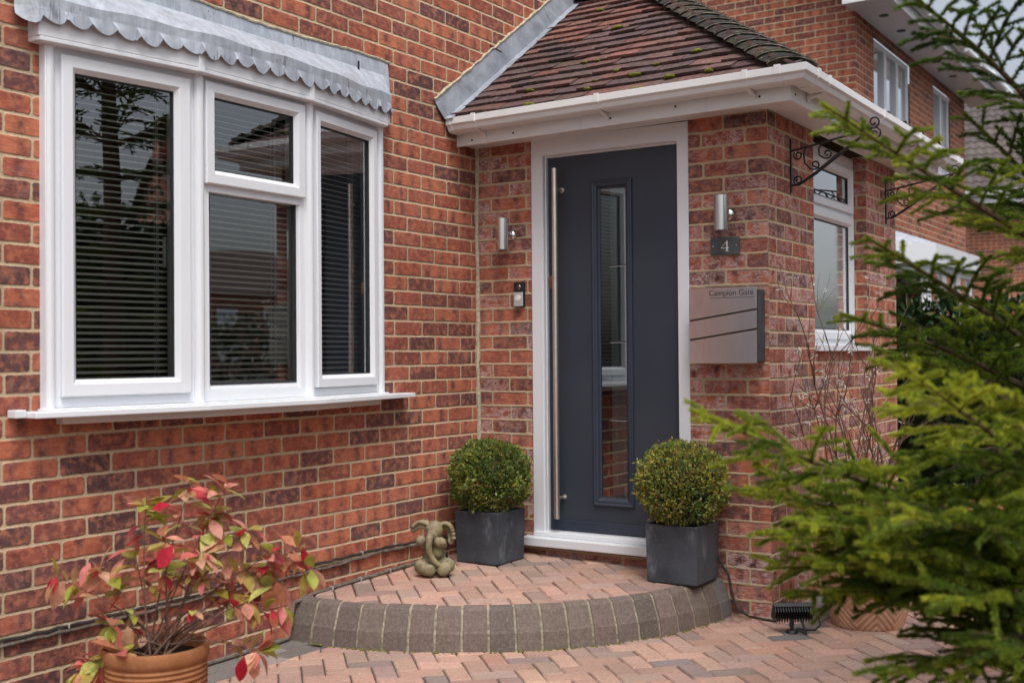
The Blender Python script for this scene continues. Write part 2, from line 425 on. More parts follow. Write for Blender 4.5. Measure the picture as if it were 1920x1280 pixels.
ms = k.n.new('ShaderNodeMixShader'); k.link(f2, ms.inputs[0]); k.link(tr.outputs[0], ms.inputs[1]); k.link(gl.outputs[0], ms.inputs[2]); k.surf(ms.outputs[0])
M_doorglass = k.m

k = N('frosted glass'); df = k.n.new('ShaderNodeBsdfDiffuse'); df.inputs['Color'].default_value = (0.72,0.80,0.78,1)
tr = k.n.new('ShaderNodeBsdfTransparent'); ms = k.n.new('ShaderNodeMixShader'); ms.inputs[0].default_value = 0.6
k.link(tr.outputs[0], ms.inputs[1]); k.link(df.outputs[0], ms.inputs[2]); k.surf(ms.outputs[0]); M_frost = k.m
k = N('slate grey planter'); p = k.pos()
n = k.noise(p, 6, 5, 0.6); n2 = k.noise(k.scalev(p, (9,9,4)), 1.0, 5, 0.7); n3 = k.noise(p, 90, 3)
c = k.mix(k.smooth(n, 0.3, 0.7), (0.038,0.044,0.055), (0.072,0.082,0.098))
c = k.mix(k.smooth(n2, 0.54, 0.72, 0, .55), c, (0.22,0.24,0.27)); c = k.mix(k.smooth(n3, 0.66, 0.75, 0, .5), c, (0.3,0.3,0.3))
k.bsdf(c, 0.6, spec=0.35, normal=k.bump(n3, 0.25, 0.003)); M_planter = k.m
M_soil = simple('potting soil', (0.035,0.025,0.018), 0.95, 0, 0.1, 70, 0.5, 0.9, 0.02)
def leaf_mat(name, trans=0.35, rough=0.5, spec=0.4, vein=False):
    k = N(name); c = k.attr(); n = k.noise(k.pos(), 40, 3)
    col = k.mix(k.smooth(n, 0.3, 0.7), k.mix(1.0, c, (0.78,0.8,0.75), 'MULTIPLY'), k.mix(1.0, c, (1.2,1.18,1.1), 'MULTIPLY'))
    pb = k.bsdf(col, rough, spec=spec)
    t = k.n.new('ShaderNodeBsdfTranslucent'); k.link(col, t.inputs[0])
    ms = k.n.new('ShaderNodeMixShader'); ms.inputs[0].default_value = trans
    k.link(pb.outputs[0], ms.inputs[1]); k.link(t.outputs[0], ms.inputs[2]); k.surf(ms.outputs[0]); return k.m
M_leaf = leaf_mat('small box leaf', 0.3)
M_redleaf = leaf_mat('autumn leaf', 0.42, 0.45, 0.35)
M_laurel = leaf_mat('glossy laurel leaf', 0.15, 0.32, 0.55)
M_needle = leaf_mat('spruce needle', 0.38, 0.5, 0.3)
M_petal = leaf_mat('white petal', 0.3, 0.6, 0.2)
M_bark = simple('bark', (0.11,0.075,0.05), 0.9, 0, 0.15, 60, 0.45, 0.9, 0.006)
M_twig = simple('reddish twig', (0.16,0.095,0.07), 0.8, 0, 0.2, 60, 0.4, 0.5, 0.003)
M_greytwig = simple('grey twig', (0.13,0.10,0.085), 0.85, 0, 0.2, 80, 0.4, 0.5, 0.003)
k = N('terracotta'); p = k.pos()
n = k.noise(p, 8, 5, 0.65); n2 = k.noise(p, 60, 4)
c = k.mix(k.smooth(n, 0.3, 0.7), (0.25,0.10,0.04), (0.35,0.15,0.062)); c = k.mix(k.smooth(n2, 0.58, 0.75, 0, .3), c, (0.45,0.28,0.18))
k.bsdf(c, 0.8, spec=0.25, normal=k.bump(n2, 0.3, 0.003)); M_terra = k.m
k = N('pale terracotta'); p = k.pos()
n = k.noise(p, 8, 5, 0.65); n2 = k.noise(p, 60, 4)
c = k.mix(k.smooth(n, 0.3, 0.7), (0.46,0.26,0.16), (0.58,0.35,0.23)); c = k.mix(k.smooth(n2, 0.56, 0.75, 0, .4), c, (0.62,0.46,0.36))
k.bsdf(c, 0.85, spec=0.2, normal=k.bump(n2, 0.3, 0.003)); M_terra2 = k.m
k = N('mossy cast stone'); p = k.pos()
n = k.noise(p, 22, 5, 0.65); n2 = k.noise(p, 130, 4, 0.7); n3 = k.noise(p, 11, 3)
c = k.mix(k.smooth(n, 0.35, 0.7), (0.17,0.145,0.085), (0.34,0.295,0.20)); c = k.mix(k.smooth(n3, 0.48, 0.7, 0, .6), c, (0.20,0.18,0.055))
c = k.mix(k.smooth(n2, 0.55, 0.7, 0, .7), c, (0.07,0.058,0.036))
k.bsdf(c, 0.92, spec=0.15, normal=k.bump(n2, 0.5, 0.004)); M_stone = k.m
M_blind = simple('cream blind slat', (0.97,0.93,0.82), 0.45, 0, 0.4, 10, 0.05, 0.02)
M_cord = simple('blind cord', (0.72,0.70,0.66), 0.8)
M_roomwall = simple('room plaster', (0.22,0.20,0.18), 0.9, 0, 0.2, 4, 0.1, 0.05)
M_reveal = simple('reveal plaster', (0.62,0.60,0.57), 0.85, 0, 0.2, 6, 0.08, 0.05)
M_curtain = simple('pale net blind', (0.74,0.75,0.76), 0.9, 0, 0.1, 12, 0.06, 0.1)
M_moss = simple('moss', (0.16,0.17,0.03), 0.95, 0, 0.1, 120, 0.5, 0.9, 0.01)
M_darkroof = attr_mat('concrete interlocking tile', 0.85, 0.2, 30, 0.25, 0.3, 0.004, lichen=0.2)
M_drygrass = simple('dead leaf litter', (0.22,0.12,0.06), 0.9, 0, 0.1, 60, 0.4, 0.4)

# ------------------------------------------------------------------ camera, world, sun
Rv = Vector((0.541614,-0.840596,-0.007487))
cam_p = Vector((-5.2740,-3.6230,1.2520))
def cam_axes(yaw, pitch, roll):
    F = Vector((math.cos(pitch)*math.sin(yaw), math.cos(pitch)*math.cos(yaw), math.sin(pitch)))
    Rr = Vector((math.cos(yaw), -math.sin(yaw), 0)); U = Rr.cross(F)
    return Rr*math.cos(roll)+U*math.sin(roll), -Rr*math.sin(roll)+U*math.cos(roll), F
cR, cU, cF = cam_axes(R_(57.21), R_(0.636), R_(-0.429))
cd = bpy.data.cameras.new('camera'); cam = bpy.data.objects.new('camera', cd); COL.objects.link(cam)
mw = Matrix((( cR.x, cU.x, -cF.x, cam_p.x), (cR.y, cU.y, -cF.y, cam_p.y), (cR.z, cU.z, -cF.z, cam_p.z), (0,0,0,1)))
cam.matrix_world = mw
cd.sensor_width = 36; cd.lens = 36*2185.62/1920; cd.clip_start = 0.05; cd.clip_end = 900
cd.dof.use_dof = True; cd.dof.focus_distance = 5.6; cd.dof.aperture_fstop = 2.9
scene.camera = cam

w = bpy.data.worlds.new('World'); scene.world = w; w.use_nodes = True
nt = w.node_tree; nt.nodes.clear()
sky = nt.nodes.new('ShaderNodeTexSky'); sky.sky_type = 'NISHITA'; sky.sun_disc = False
SUN_EL, SUN_AZ = R_(61), R_(222)       # azimuth measured from +Y towards +X
sky.sun_elevation = SUN_EL; sky.sun_rotation = SUN_AZ; sky.air_density = 1.0; sky.dust_density = 4.0; sky.ozone_density = 1.0
hs = nt.nodes.new('ShaderNodeHueSaturation'); hs.inputs['Saturation'].default_value = 0.42
tc = nt.nodes.new('ShaderNodeTexCoord'); sx = nt.nodes.new('ShaderNodeSeparateXYZ')
mr = nt.nodes.new('ShaderNodeMapRange'); mr.inputs[1].default_value = 0.0; mr.inputs[2].default_value = 1.0; mr.inputs[3].default_value = 0.92; mr.inputs[4].default_value = 2.2
cn = nt.nodes.new('ShaderNodeTexNoise'); cn.inputs['Scale'].default_value = 2.2; cn.inputs['Detail'].default_value = 4
cm = nt.nodes.new('ShaderNodeMapRange'); cm.inputs[1].default_value = 0.3; cm.inputs[2].default_value = 0.7; cm.inputs[3].default_value = 0.86; cm.inputs[4].default_value = 1.12
mm = nt.nodes.new('ShaderNodeMath'); mm.operation = 'MULTIPLY'
mx = nt.nodes.new('ShaderNodeMix'); mx.data_type = 'RGBA'; mx.blend_type = 'MULTIPLY'; mx.inputs[0].default_value = 1.0
bgn = nt.nodes.new('ShaderNodeBackground'); bgn.inputs['Strength'].default_value = 0.128
wo = nt.nodes.new('ShaderNodeOutputWorld')
L = nt.links.new
L(sky.outputs[0], hs.inputs['Color']); L(tc.outputs['Generated'], sx.inputs[0]); L(sx.outputs[2], mr.inputs[0]); L(tc.outputs['Generated'], cn.inputs['Vector'])
L(cn.outputs['Fac'], cm.inputs[0]); L(mr.outputs[0], mm.inputs[0]); L(cm.outputs[0], mm.inputs[1])
L(hs.outputs[0], mx.inputs[6]); L(mm.outputs[0], mx.inputs[7]); L(mx.outputs[2], bgn.inputs[0]); L(bgn.outputs[0], wo.inputs[0])
sd = bpy.data.lights.new('sun','SUN'); sd.energy = 1.5; sd.angle = R_(22); sd.color = (1.0,0.985,0.96)
so = bpy.data.objects.new('sun', sd); COL.objects.link(so)
sv = Vector((math.sin(SUN_AZ)*math.cos(SUN_EL), math.cos(SUN_AZ)*math.cos(SUN_EL), math.sin(SUN_EL)))
so.rotation_euler = sv.to_track_quat('Z','Y').to_euler(); so.location = sv*30

scene.view_settings.view_transform = 'Standard'; scene.view_settings.look = 'None'; scene.view_settings.exposure = 0; scene.view_settings.gamma = 1
try:
    scene.cycles.use_denoising = True; scene.cycles.max_bounces = 8; scene.cycles.transparent_max_bounces = 12
    scene.cycles.caustics_reflective = False; scene.cycles.caustics_refractive = False
except Exception: pass

# ------------------------------------------------------------------ ground
def herring(inside, z_of, clip=None, size=(0.184,0.092), gap=0.005, greyer=None, ang=-45, mb=None, ext=60, org=(0,0)):
    mb = mb or MB(); ca, sa = math.cos(R_(ang)), math.sin(R_(ang)); W = size[1]
    pal = [(0.42,0.26,0.205),(0.46,0.285,0.22),(0.40,0.255,0.205),(0.32,0.22,0.185),(0.28,0.205,0.18),(0.45,0.26,0.19),(0.38,0.26,0.215),(0.25,0.195,0.175)]
    wts = [6,6,5,3,0.8,1.5,4,0.25]
    for c in range(-ext, ext):
        for r in range(-ext, ext):
            m = (c-r) % 4
            if m == 0: a0, a1, b0, b1 = c*W, (c+2)*W, r*W, (r+1)*W
            elif m == 2: a0, a1, b0, b1 = c*W, (c+1)*W, (r-1)*W, (r+1)*W
            else: continue
            poly = [(a0+gap/2,b0+gap/2),(a1-gap/2,b0+gap/2),(a1-gap/2,b1-gap/2),(a0+gap/2,b1-gap/2)]
            poly = [(org[0]+x*ca-y*sa, org[1]+x*sa+y*ca) for x, y in poly]
            cx = sum(p[0] for p in poly)/4; cy = sum(p[1] for p in poly)/4
            if not inside(cx, cy, poly): continue
            if clip: poly = clip(poly)
            if not poly or len(poly) < 3: continue
            block(mb, poly, z_of, greyer(cx, cy) if greyer and greyer(cx, cy) else sc(random.choices(pal, wts)[0],0.88,1.1))
    return mb
def block(mb, poly, z_of, col, depth=0.05, ch=0.006):
    n = len(poly); cx = sum(p[0] for p in poly)/n; cy = sum(p[1] for p in poly)/n
    dz = random.uniform(-0.0015,0.0015); tx, ty = random.uniform(-.012,.012), random.uniform(-.012,.012)
    ring0 = []; ring1 = []; ring2 = []
    for x, y in poly:
        zz = z_of(x,y)+dz+(x-cx)*tx+(y-cy)*ty
        l = math.hypot(x-cx, y-cy) or 1
        q = max(0, 1-ch*1.4/l)
        ring0.append((x,y,zz-depth)); ring1.append((x,y,zz-ch)); ring2.append((cx+(x-cx)*q, cy+(y-cy)*q, zz))
    vs = ring0+ring1+ring2; fs = [tuple(range(2*n,3*n))]
    for i in range(n):
        j = (i+1)%n
        fs += [(i,j,n+j,n+i),(n+i,n+j,2*n+j,2*n+i)]
    mb.add(vs, fs, col)
def clip_half(poly, a, b, c):      # keep a*x+b*y <= c
    out = []
    for i in range(len(poly)):
        p, q = poly[i], poly[(i+1)%len(poly)]
        dp, dq = a*p[0]+b*p[1]-c, a*q[0]+b*q[1]-c
        if dp <= 0: out.append(p)
        if dp*dq < 0:
            t = dp/(dp-dq); out.append((p[0]+(q[0]-p[0])*t, p[1]+(q[1]-p[1])*t))
    return out

g = MB(); g.add([(-250,-250,-0.03),(250,-250,-0.03),(250,250,-0.03),(-250,250,-0.03)], [(0,1,2,3)])
structure(g.build('ground', M_ground))
g = MB(); g.add([(-7,-6.2,-0.007),(4.4,-6.2,-0.007),(4.4,0,-0.007),(-7,0,-0.007)], [(0,1,2,3)])
structure(g.build('joint_bed', M_sand))
R_OUT = 1.478
GREY = [(0.20,0.175,0.16),(0.24,0.21,0.19),(0.17,0.155,0.145)]
def in_ground(x, y, poly):
    if x < -5.6 or x > 3.6 or y < -5.4 or y > -0.10: return False
    if math.hypot(x, y) < R_OUT-0.10 and x < 0.02: return False
    if x > 0.06 and y > -D+0.06: return False
    return True
def clip_ground(poly):
    if min(p[0] for p in poly) < -1.35: poly = clip_half(poly, 0, 1, -0.215)
    if poly and max(p[0] for p in poly) > 0.0 and max(p[1] for p in poly) > -1.9:
        if all(p[0] > 0.0 for p in poly): poly = clip_half(poly, 0, 1, -D-0.22)
    return poly
pav = herring(in_ground, lambda x,y: 0.0, clip_ground, greyer=lambda x,y: random.choice(GREY) if (-0.30 < x < 0.0 and -1.92 < y < -1.76) else None)
# charcoal border course along the house wall and along the porch side
x = -5.6
while x < -1.40:
    block(pav, [(x,-0.108),(x+0.197,-0.108),(x+0.197,-0.003),(x,-0.003)], lambda a,b: 0.0, sc(random.choice(GREY),.85,1.15))
    xo = x-0.1
    block(pav, [(xo,-0.213),(xo+0.197,-0.213),(xo+0.197,-0.111),(xo,-0.111)], lambda a,b: 0.0, sc(random.choice(GREY),.85,1.15))
    x += 0.2
x = 0.0
while x < 3.5:
    block(pav, [(x,-D-0.215),(x+0.197,-D-0.215),(x+0.197,-D-0.115),(x,-D-0.115)], lambda a,b: 0.0, random.choice(GREY))
    block(pav, [(x-0.1,-D-0.111),(x+0.097,-D-0.111),(x+0.097,-D-0.012),(x-0.1,-D-0.012)], lambda a,b: 0.0, random.choice(GREY))
    x += 0.2
structure(pav.build('block_paving', M_paver, recalc=False), 'red herringbone block paving in front of the house')

# ------------------------------------------------------------------ the house
house = thing('brick_house', 'red brick house with white bay window and hipped entrance porch', 'house', (0,0,0))
def wall_quad(mb, axis, const, a0, a1, z0, z1, off, flip=False):
    """vertical rectangle; axis 'x': runs along x at y=const; axis 'y': runs along y at x=const; brick uv in metres"""
    if a1 <= a0 or z1 <= z0: return
    if axis == 'x': vs = [(a0,const,z0),(a1,const,z0),(a1,const,z1),(a0,const,z1)]
    else: vs = [(const,a0,z0),(const,a1,z0),(const,a1,z1),(const,a0,z1)]
    uv = [(a0+off,z0),(a1+off,z0),(a1+off,z1),(a0+off,z1)]
    mb.add(vs, [(0,1,2,3)], uvs=[uv])
def wall_with_holes(mb, axis, const, a0, a1, z0, z1, off, holes):
    xs = sorted({a0,a1,*[h[0] for h in holes],*[h[1] for h in holes]})
    zs = sorted({z0,z1,*[h[2] for h in holes],*[h[3] for h in holes]})
    for i in range(len(xs)-1):
        for j in range(len(zs)-1):
            cx, cz = (xs[i]+xs[i+1])/2, (zs[j]+zs[j+1])/2
            if any(h[0] < cx < h[1] and h[2] < cz < h[3] for h in holes): continue
            wall_quad(mb, axis, const, xs[i], xs[i+1], zs[j], zs[j+1], off)
mb = MB()
wall_with_holes(mb, 'x', 0.0, -3.49, 2.62, -0.05, 5.2, 0.055, [(-2.692,-0.852,1.062,2.372)])
wall_quad(mb, 'y', 2.62, 0.0, 7.0, -0.05, 5.2, 0.0)
wall_quad(mb, 'y', -3.49, 0.0, 7.0, -0.05, 5.2, 0.0)
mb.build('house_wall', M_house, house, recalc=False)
mb = MB()
# porch: door side (facing -x) and garden side (facing -y)
FY0, FY1 = -0.352, -1.262        # outer edges of the door frame
wall_with_holes(mb, 'y', 0.0, -D, 0.0, -0.05, 2.40, D-0.1075, [(FY1,FY0,0.24,2.40)])
WX0, WX1, WZ0 = 0.668, 1.815, 1.285
WX1 = 1.62
wall_with_holes(mb, 'x', -D, 0.0, 2.27, -0.05, 2.40, 0.005, [(WX0,WX1,WZ0,2.40)])
wall_quad(mb, 'y', 2.27, -D, 0.0, -0.05, 2.40, 0.1)
# brick reveals beside the side window, and the returns beside the door
wall_quad(mb, 'y', WX1, -D, -D+0.10, WZ0, 2.40, 0.03); wall_quad(mb, 'y', WX0, -D, -D+0.10, WZ0, 2.40, 0.03)
wall_quad(mb, 'x', FY1, 0.0, 0.1, 0.24, 2.40, 0.02); wall_quad(mb, 'x', FY0, 0.0, 0.1, 0.24, 2.40, 0.02)
mb.add([(WX0,-D,WZ0),(WX1,-D,WZ0),(WX1,-D+.1,WZ0),(WX0,-D+.1,WZ0)], [(0,1,2,3)], uvs=[[(0,0),(.2,0),(.2,.05),(0,.05)]])
mb.build('porch_wall', M_porch, house, recalc=False)
# mortar fillet where porch meets house
mb = MB(); pts = [(-0.006+0.004*math.sin(z*9)+random.uniform(-.002,.002), -0.008, z) for z in np.arange(0.2,2.42,0.05)]
mb.tube(pts, [0.012+random.uniform(-.003,.004) for _ in pts], 7)
mb.build('mortar_fillet', M_mortar, house)

# rooms behind the glass, so that panes look into something dark
def room(name, x0, x1, y0, y1, z0, z1, open_face, mat):
    mb = MB()
    vs = [(x0,y0,z0),(x1,y0,z0),(x1,y1,z0),(x0,y1,z0),(x0,y0,z1),(x1,y0,z1),(x1,y1,z1),(x0,y1,z1)]
    F = {'bot':(0,1,2,3),'top':(4,7,6,5),'front':(0,4,5,1),'right':(1,5,6,2),'back':(2,6,7,3),'left':(3,7,4,0)}
    mb.add(vs, [f for n, f in F.items() if n != open_face]); return mb.build(name, mat, house, recalc=False)
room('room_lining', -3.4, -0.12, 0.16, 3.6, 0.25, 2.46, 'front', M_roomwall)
mb = MB()
for (x0,x1,z0,z1) in ((-2.692,-2.66,1.062,2.372),(-0.884,-0.852,1.062,2.372),(-2.66,-0.884,1.062,1.10),(-2.66,-0.884,2.34,2.372)):
    mb.box(x0,x1,0.012,0.165,z0,z1)
mb.build('window_reveal', M_reveal, house)
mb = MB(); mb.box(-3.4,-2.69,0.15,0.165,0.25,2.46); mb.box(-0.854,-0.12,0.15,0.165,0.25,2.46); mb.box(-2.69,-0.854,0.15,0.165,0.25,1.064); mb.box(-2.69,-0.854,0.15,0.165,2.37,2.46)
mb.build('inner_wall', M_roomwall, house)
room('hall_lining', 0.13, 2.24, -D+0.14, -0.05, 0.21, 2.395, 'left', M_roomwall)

# ---------- bay window
P = [Vector((-2.700,-0.020,0)), Vector((-2.097,-0.115,0)), Vector((-1.468,-0.115,0)), Vector((-0.868,-0.020,0))]
ZS, ZH = 1.072, 2.362
mb = MB(); glass_spec = []; sash_spec = []
gask = MB()
for i in range(3):
    t = (P[i+1]-P[i]); Ls = t.length; t.normalize(); n = Vector((t.y,-t.x,0))
    def fr_loops(w): return [(0,-0.06),(0,0.0),(w-0.006,0.0),(w,-0.006),(w,-0.06)]
    if i in (0,2):
        mb.ring(P[i], t, n, 0.018, Ls-0.018, ZS+0.002, ZH, fr_loops(0.040 if i==0 else 0.036))
        s0, s1, z0, z1 = 0.040, Ls-0.044, ZS+0.040, ZH-0.030
        sash_spec.append((i, t, n, s0, s1, z0, z1, (0.058,0.058,0.066,0.062) if i==0 else (0.045,0.055,0.052,0.055)))
    else:
        mb.ring(P[i], t, n, 0.014, Ls-0.014, ZS+0.002, ZH, [(0,-0.06),(0,0.0),(0.042,0.0),((0.058,0.03,0.058,0.072),-0.018),((0.058,0.03,0.058,0.072),-0.06)])
        mb.fbox(P[i], t, n, 0.050, Ls-0.050, -0.05, 0.003, 1.905, 1.962)
        sash_spec.append((i, t, n, 0.026, Ls-0.036, 1.935, ZH-0.022, (0.058,0.056,0.060,0.058)))
        g0 = (i, t, n, 0.070, Ls-0.072, ZS+0.074, 1.907, -0.030)
        glass_spec.append(g0); gask.ring(P[i], t, n, 0.066, Ls-0.068, ZS+0.068, 1.912, [(0,-0.010),(0.006,-0.012),(0.006,-0.031)])
# corner posts
for i, w in ((0,0.02),(1,0.022),(2,0.022),(3,0.02)):
    mb.lathe([(w,ZS-0.004),(w,ZH)], (P[i].x,P[i].y-0.002,0), 10)
mb.box(-2.722,-2.690,-0.034,0.01,ZS-0.01,ZH); mb.box(-0.882,-0.846,-0.034,0.01,ZS-0.01,ZH)
# head fascia
Pf = [(-2.765,-0.030),(-2.760,-0.062),(-2.122,-0.166),(-1.500,-0.166),(-0.862,-0.078),(-0.838,-0.030)]
bay = mb.build('bay_window', M_upvc, house, bevel=0.0025)
mb = MB(); mb.prism([(Pf[0][0],0.004)]+Pf+[(Pf[-1][0],0.004)], 2.358, 2.374)
mb.sweep([(-0.016,2.374),(0.0,2.374),(0.0,2.505),(-0.016,2.505)], [(-2.760,-0.062),(-2.122,-0.166),(-1.500,-0.166),(-0.862,-0.078)])
mb.box(-2.765,-2.749,-0.062,0.004,2.374,2.50); mb.box(-0.862,-0.838,-0.07,0.004,2.374,2.50)
for (xx,yy) in ((-2.122,-0.166),(-1.500,-0.166)):
    mb.box(xx-0.016,xx+0.016,yy-0.006,yy+0.01,2.357,2.50)
mb.build('fascia_board', M_upvc, bay, bevel=0.003)
for (i,t,n,s0,s1,z0,z1,ins) in sash_spec:
    m2 = MB(); a = tuple(x-0.017 for x in ins)
    m2.ring(P[i], t, n, s0, s1, z0, z1, [(0,-0.04),(0,0.018),(0.004,0.022),(a,0.022),(ins,0.004),(ins,-0.045)])
    m2.build('casement', M_upvc, bay, bevel=0.0015)
    glass_spec.append((i, t, n, s0+ins[0]-0.004, s1-ins[2]+0.004, z0+ins[3]-0.004, z1-ins[1]+0.004, -0.008))
    gask.ring(P[i], t, n, s0+ins[0]-0.001, s1-ins[2]+0.001, z0+ins[3]-0.001, z1-ins[1]+0.001, [(0,0.004),(0.005,0.002),(0.005,-0.009)])
gask.build('glazing_gasket', M_gasket, bay)
for (i,t,n,s0,s1,z0,z1,o) in glass_spec:
    m2 = MB(); vs = [P[i]+t*s+n*o+Vector((0,0,z)) for s,z in ((s0,z0),(s1,z0),(s1,z1),(s0,z1))]
    m2.add(vs, [(0,1,2,3)]); m2.build('glass_pane', M_glass, bay, recalc=False)
# inside handles on the two casements
for i, s, z in ((0,0.545,1.66),(2,0.085,1.52)):
    t = (P[i+1]-P[i]).normalized(); n = Vector((t.y,-t.x,0)); m2 = MB()
    m2.fbox(P[i], t, n, s-0.035, s-0.012, -0.060, -0.048, z-0.02, z+0.06)
    m2.fbox(P[i], t, n, s-0.045, s-0.010, -0.072, -0.060, z+0.045, z+0.058); m2.fbox(P[i], t, n, s-0.047, s-0.033, -0.076, -0.062, z-0.06, z+0.058)
    m2.build('window_handle', M_upvc, bay, bevel=0.002)
# sill
mb = MB()
front = [(-2.808,-0.098),(-2.735,-0.110),(-2.118,-0.205),(-1.455,-0.205),(-0.790,-0.098),(-0.668,-0.085)]
mb.prism([(-2.80,-0.002),(-0.668,-0.002)][::-1]+[]+front[::1] if False else front+[(-0.668,-0.002),(-2.808,-0.002)], 1.044, 1.066)
mb.box(-2.852,-2.809,-0.050,-0.002,1.046,1.074)
mb.prism([(-2.735,-0.05),(-2.11,-0.145),(-1.46,-0.145),(-0.83,-0.05),(-0.83,-0.002),(-2.735,-0.002)], 1.066, 1.073)
mb.build('window_sill', M_upvc, bay, bevel=0.004)
mb = MB(); mb.prism([(-2.66,-0.045),(-2.10,-0.150),(-1.47,-0.150),(-0.885,-0.045),(-0.885,-0.002),(-2.66,-0.002)], 1.016, 1.0435)
mb.build('sill_underboard', M_beige, bay, bevel=0.003)
# lead apron with scalloped edge
mb = MB()
path = [(-2.835,-0.020),(-2.775,-0.075),(-2.126,-0.178),(-1.498,-0.178),(-0.850,-0.086),(-0.775,-0.02)]
def along(path, step):
    out = []; acc = 0
    for a, b in zip(path[:-1], path[1:]):
        a = Vector(a); b = Vector(b); l = (b-a).length; m = max(1,int(l/step))
        for q in range(m): out.append((a+(b-a)*q/m, acc+l*q/m))
        acc += l
    out.append((Vector(path[-1]), acc)); return out
A = along(path, 0.005); PER = 0.0905; jl = [random.uniform(-.006,.006) for _ in range(40)]; jf = [random.uniform(0.2,1.5) for _ in range(40)]
rows = []
for p, s in A:
    u = ((s+0.006*math.sin(s*7.3))/PER) % 1.0
    lo = 2.442 - 0.026*math.sin(min(1,u/0.82)*math.pi/2)**0.8 + (0.009*(u-0.82)/0.18 if u > 0.82 else 0)
    ii = int(s/PER); lo += jl[ii]*(0.4+0.6*u)
    lift = 0.003+jf[ii]*0.016*max(0,1-u*1.5)**1.5
    fx = min(max(p.x,-2.80),-0.735)
    wz = 2.690 + 0.008*math.sin(fx*5)
    edge = 1.0
    top = Vector((fx if s > 0.07 else p.x, -0.006, wz)); mid = Vector((p.x, -0.03+0.0*p.y, 2.62)); 
    ns = Vector((0,-1))
    rows.append([(top.x,-0.006,wz),(p.x*0.4+top.x*0.6,-0.014,2.625),(p.x, p.y*0.75-0.005, 2.545+0.003*math.sin(s*23)),(p.x,p.y-0.004,2.508+0.004*math.sin(s*17)),(p.x,p.y-0.002,2.47),(p.x,p.y-lift,lo)])
nr = 6; vs = [q for r in rows for q in r]; fs = []
for i in range(len(rows)-1):
    for kx in range(nr-1): fs.append((i*nr+kx,(i+1)*nr+kx,(i+1)*nr+kx+1,i*nr+kx+1))
mb.add(vs, fs, smooth=False)
lead = mb.build('lead_apron', M_lead, bay)
md = lead.modifiers.new('solid','SOLIDIFY'); md.thickness = 0.003
mb = MB()
for xx, in ((-1.02,),): mb.box(xx-0.004,xx+0.004,-0.03,-0.0245,2.56,2.65)
mb.build('lead_joint', M_blackmetal, lead)
mb = MB(); mb.tube([(xx,-0.006,2.692+0.008*math.sin(xx*5)+random.uniform(-.003,.003)) for xx in np.arange(-2.8,-0.73,0.03)], 0.007, 6)
mb.build('mortar_pointing', M_mortar, lead)

# ---------- front door
O = Vector((0,0,0)); tY = Vector((0,-1,0)); nX = Vector((-1,0,0))
mb = MB()
mb.ring(O, tY, nX, -FY0, -FY1, 0.30, 2.392, [(0,-0.09),(0,-0.004),(0.004,0.0),((0.068,0.085,0.060,0.0),0.0),((0.073,0.092,0.065,0.0),-0.008),((0.073,0.092,0.065,0.0),-0.028),((0.079,0.100,0.069,0.0),-0.028),((0.079,0.100,0.069,0.0),-0.09)])
door = mb.build('front_door', M_upvc, house, bevel=0.0015)
mb = MB(); mb.fbox(O, tY, nX, 0.311, 1.30, -0.09, 0.062, 0.245, 0.292); mb.fbox(O, tY, nX, 0.36, 1.255, -0.09, 0.014, 0.292, 0.318)
mb.build('threshold', M_upvc, door, bevel=0.005)
mb = MB(); mb.fbox(O, tY, nX, 0.44, 1.185, -0.045, -0.03, 0.318, 0.323)
mb.build('weather_strip', M_silver, door)
DS0, DS1, DZ0, DZ1 = 0.434, 1.190, 0.326, 2.290
DX = -0.046
PS0, PS1, PZ0, PZ1 = 0.697, 0.930, 0.470, 2.146
mb = MB()
for s0,s1,z0,z1 in ((DS0,PS0+.02,DZ0,DZ1),(PS1-.02,DS1,DZ0,DZ1),(PS0+.02,PS1-.02,DZ0,PZ0+.02),(PS0+.02,PS1-.02,PZ1-.02,DZ1)):
    mb.fbox(O, tY, nX, s0, s1, DX-0.04, DX, z0, z1)
slab = mb.build('door_leaf', M_door, door)
mb = MB()
mb.ring(O, tY, nX, PS0, PS1, PZ0, PZ1, [(0,DX),(0.0,DX+0.010),(0.007,DX+0.015),(0.014,DX+0.010),(0.019,DX+0.012),(0.028,DX+0.009),(0.036,DX-0.004),(0.042,DX-0.006),(0.042,DX-0.03)])
mb.build('glazing_moulding', M_doortrim, slab, bevel=0.0012)
mb = MB(); mb.fbox(O, tY, nX, DS0+0.01, DS1-0.01, DX, DX+0.008, DZ0, DZ0+0.055)
mb.build('drip_rail', M_doortrim, slab, bevel=0.003)
mb = MB(); vs = [(-(DX-0.012), -s, z) for s,z in ((PS0+.04,PZ0+.04),(PS1-.04,PZ0+.04),(PS1-.04,PZ1-.04),(PS0+.04,PZ1-.04))]
mb.add(vs, [(0,1,2,3)]); mb.build('glass_pane', M_doorglass, slab, recalc=False)
mb = MB(); vs = [(-(DX-0.020), -s, z) for s,z in ((0.795,PZ0+.04),(PS1-.04,PZ0+.04),(PS1-.04,PZ1-.04),(0.795,PZ1-.04))]
mb.add(vs, [(0,1,2,3)]); mb.build('frosted_strip', M_frost, slab, recalc=False)
mb = MB()
for z in (1.706,1.314,0.913):
    mb = MB(); mb.fbox(O, tY, nX, 0.790, PS1-.043, DX-0.0125, DX-0.0105, z-0.0035, z+0.0015); mb.build('etched_line', M_gasket, slab)
    mb = MB(); mb.fbox(O, tY, nX, 0.790, PS1-.043, DX-0.0125, DX-0.0105, z-0.0065, z-0.0045); mb.build('etched_highlight', M_silver, slab)
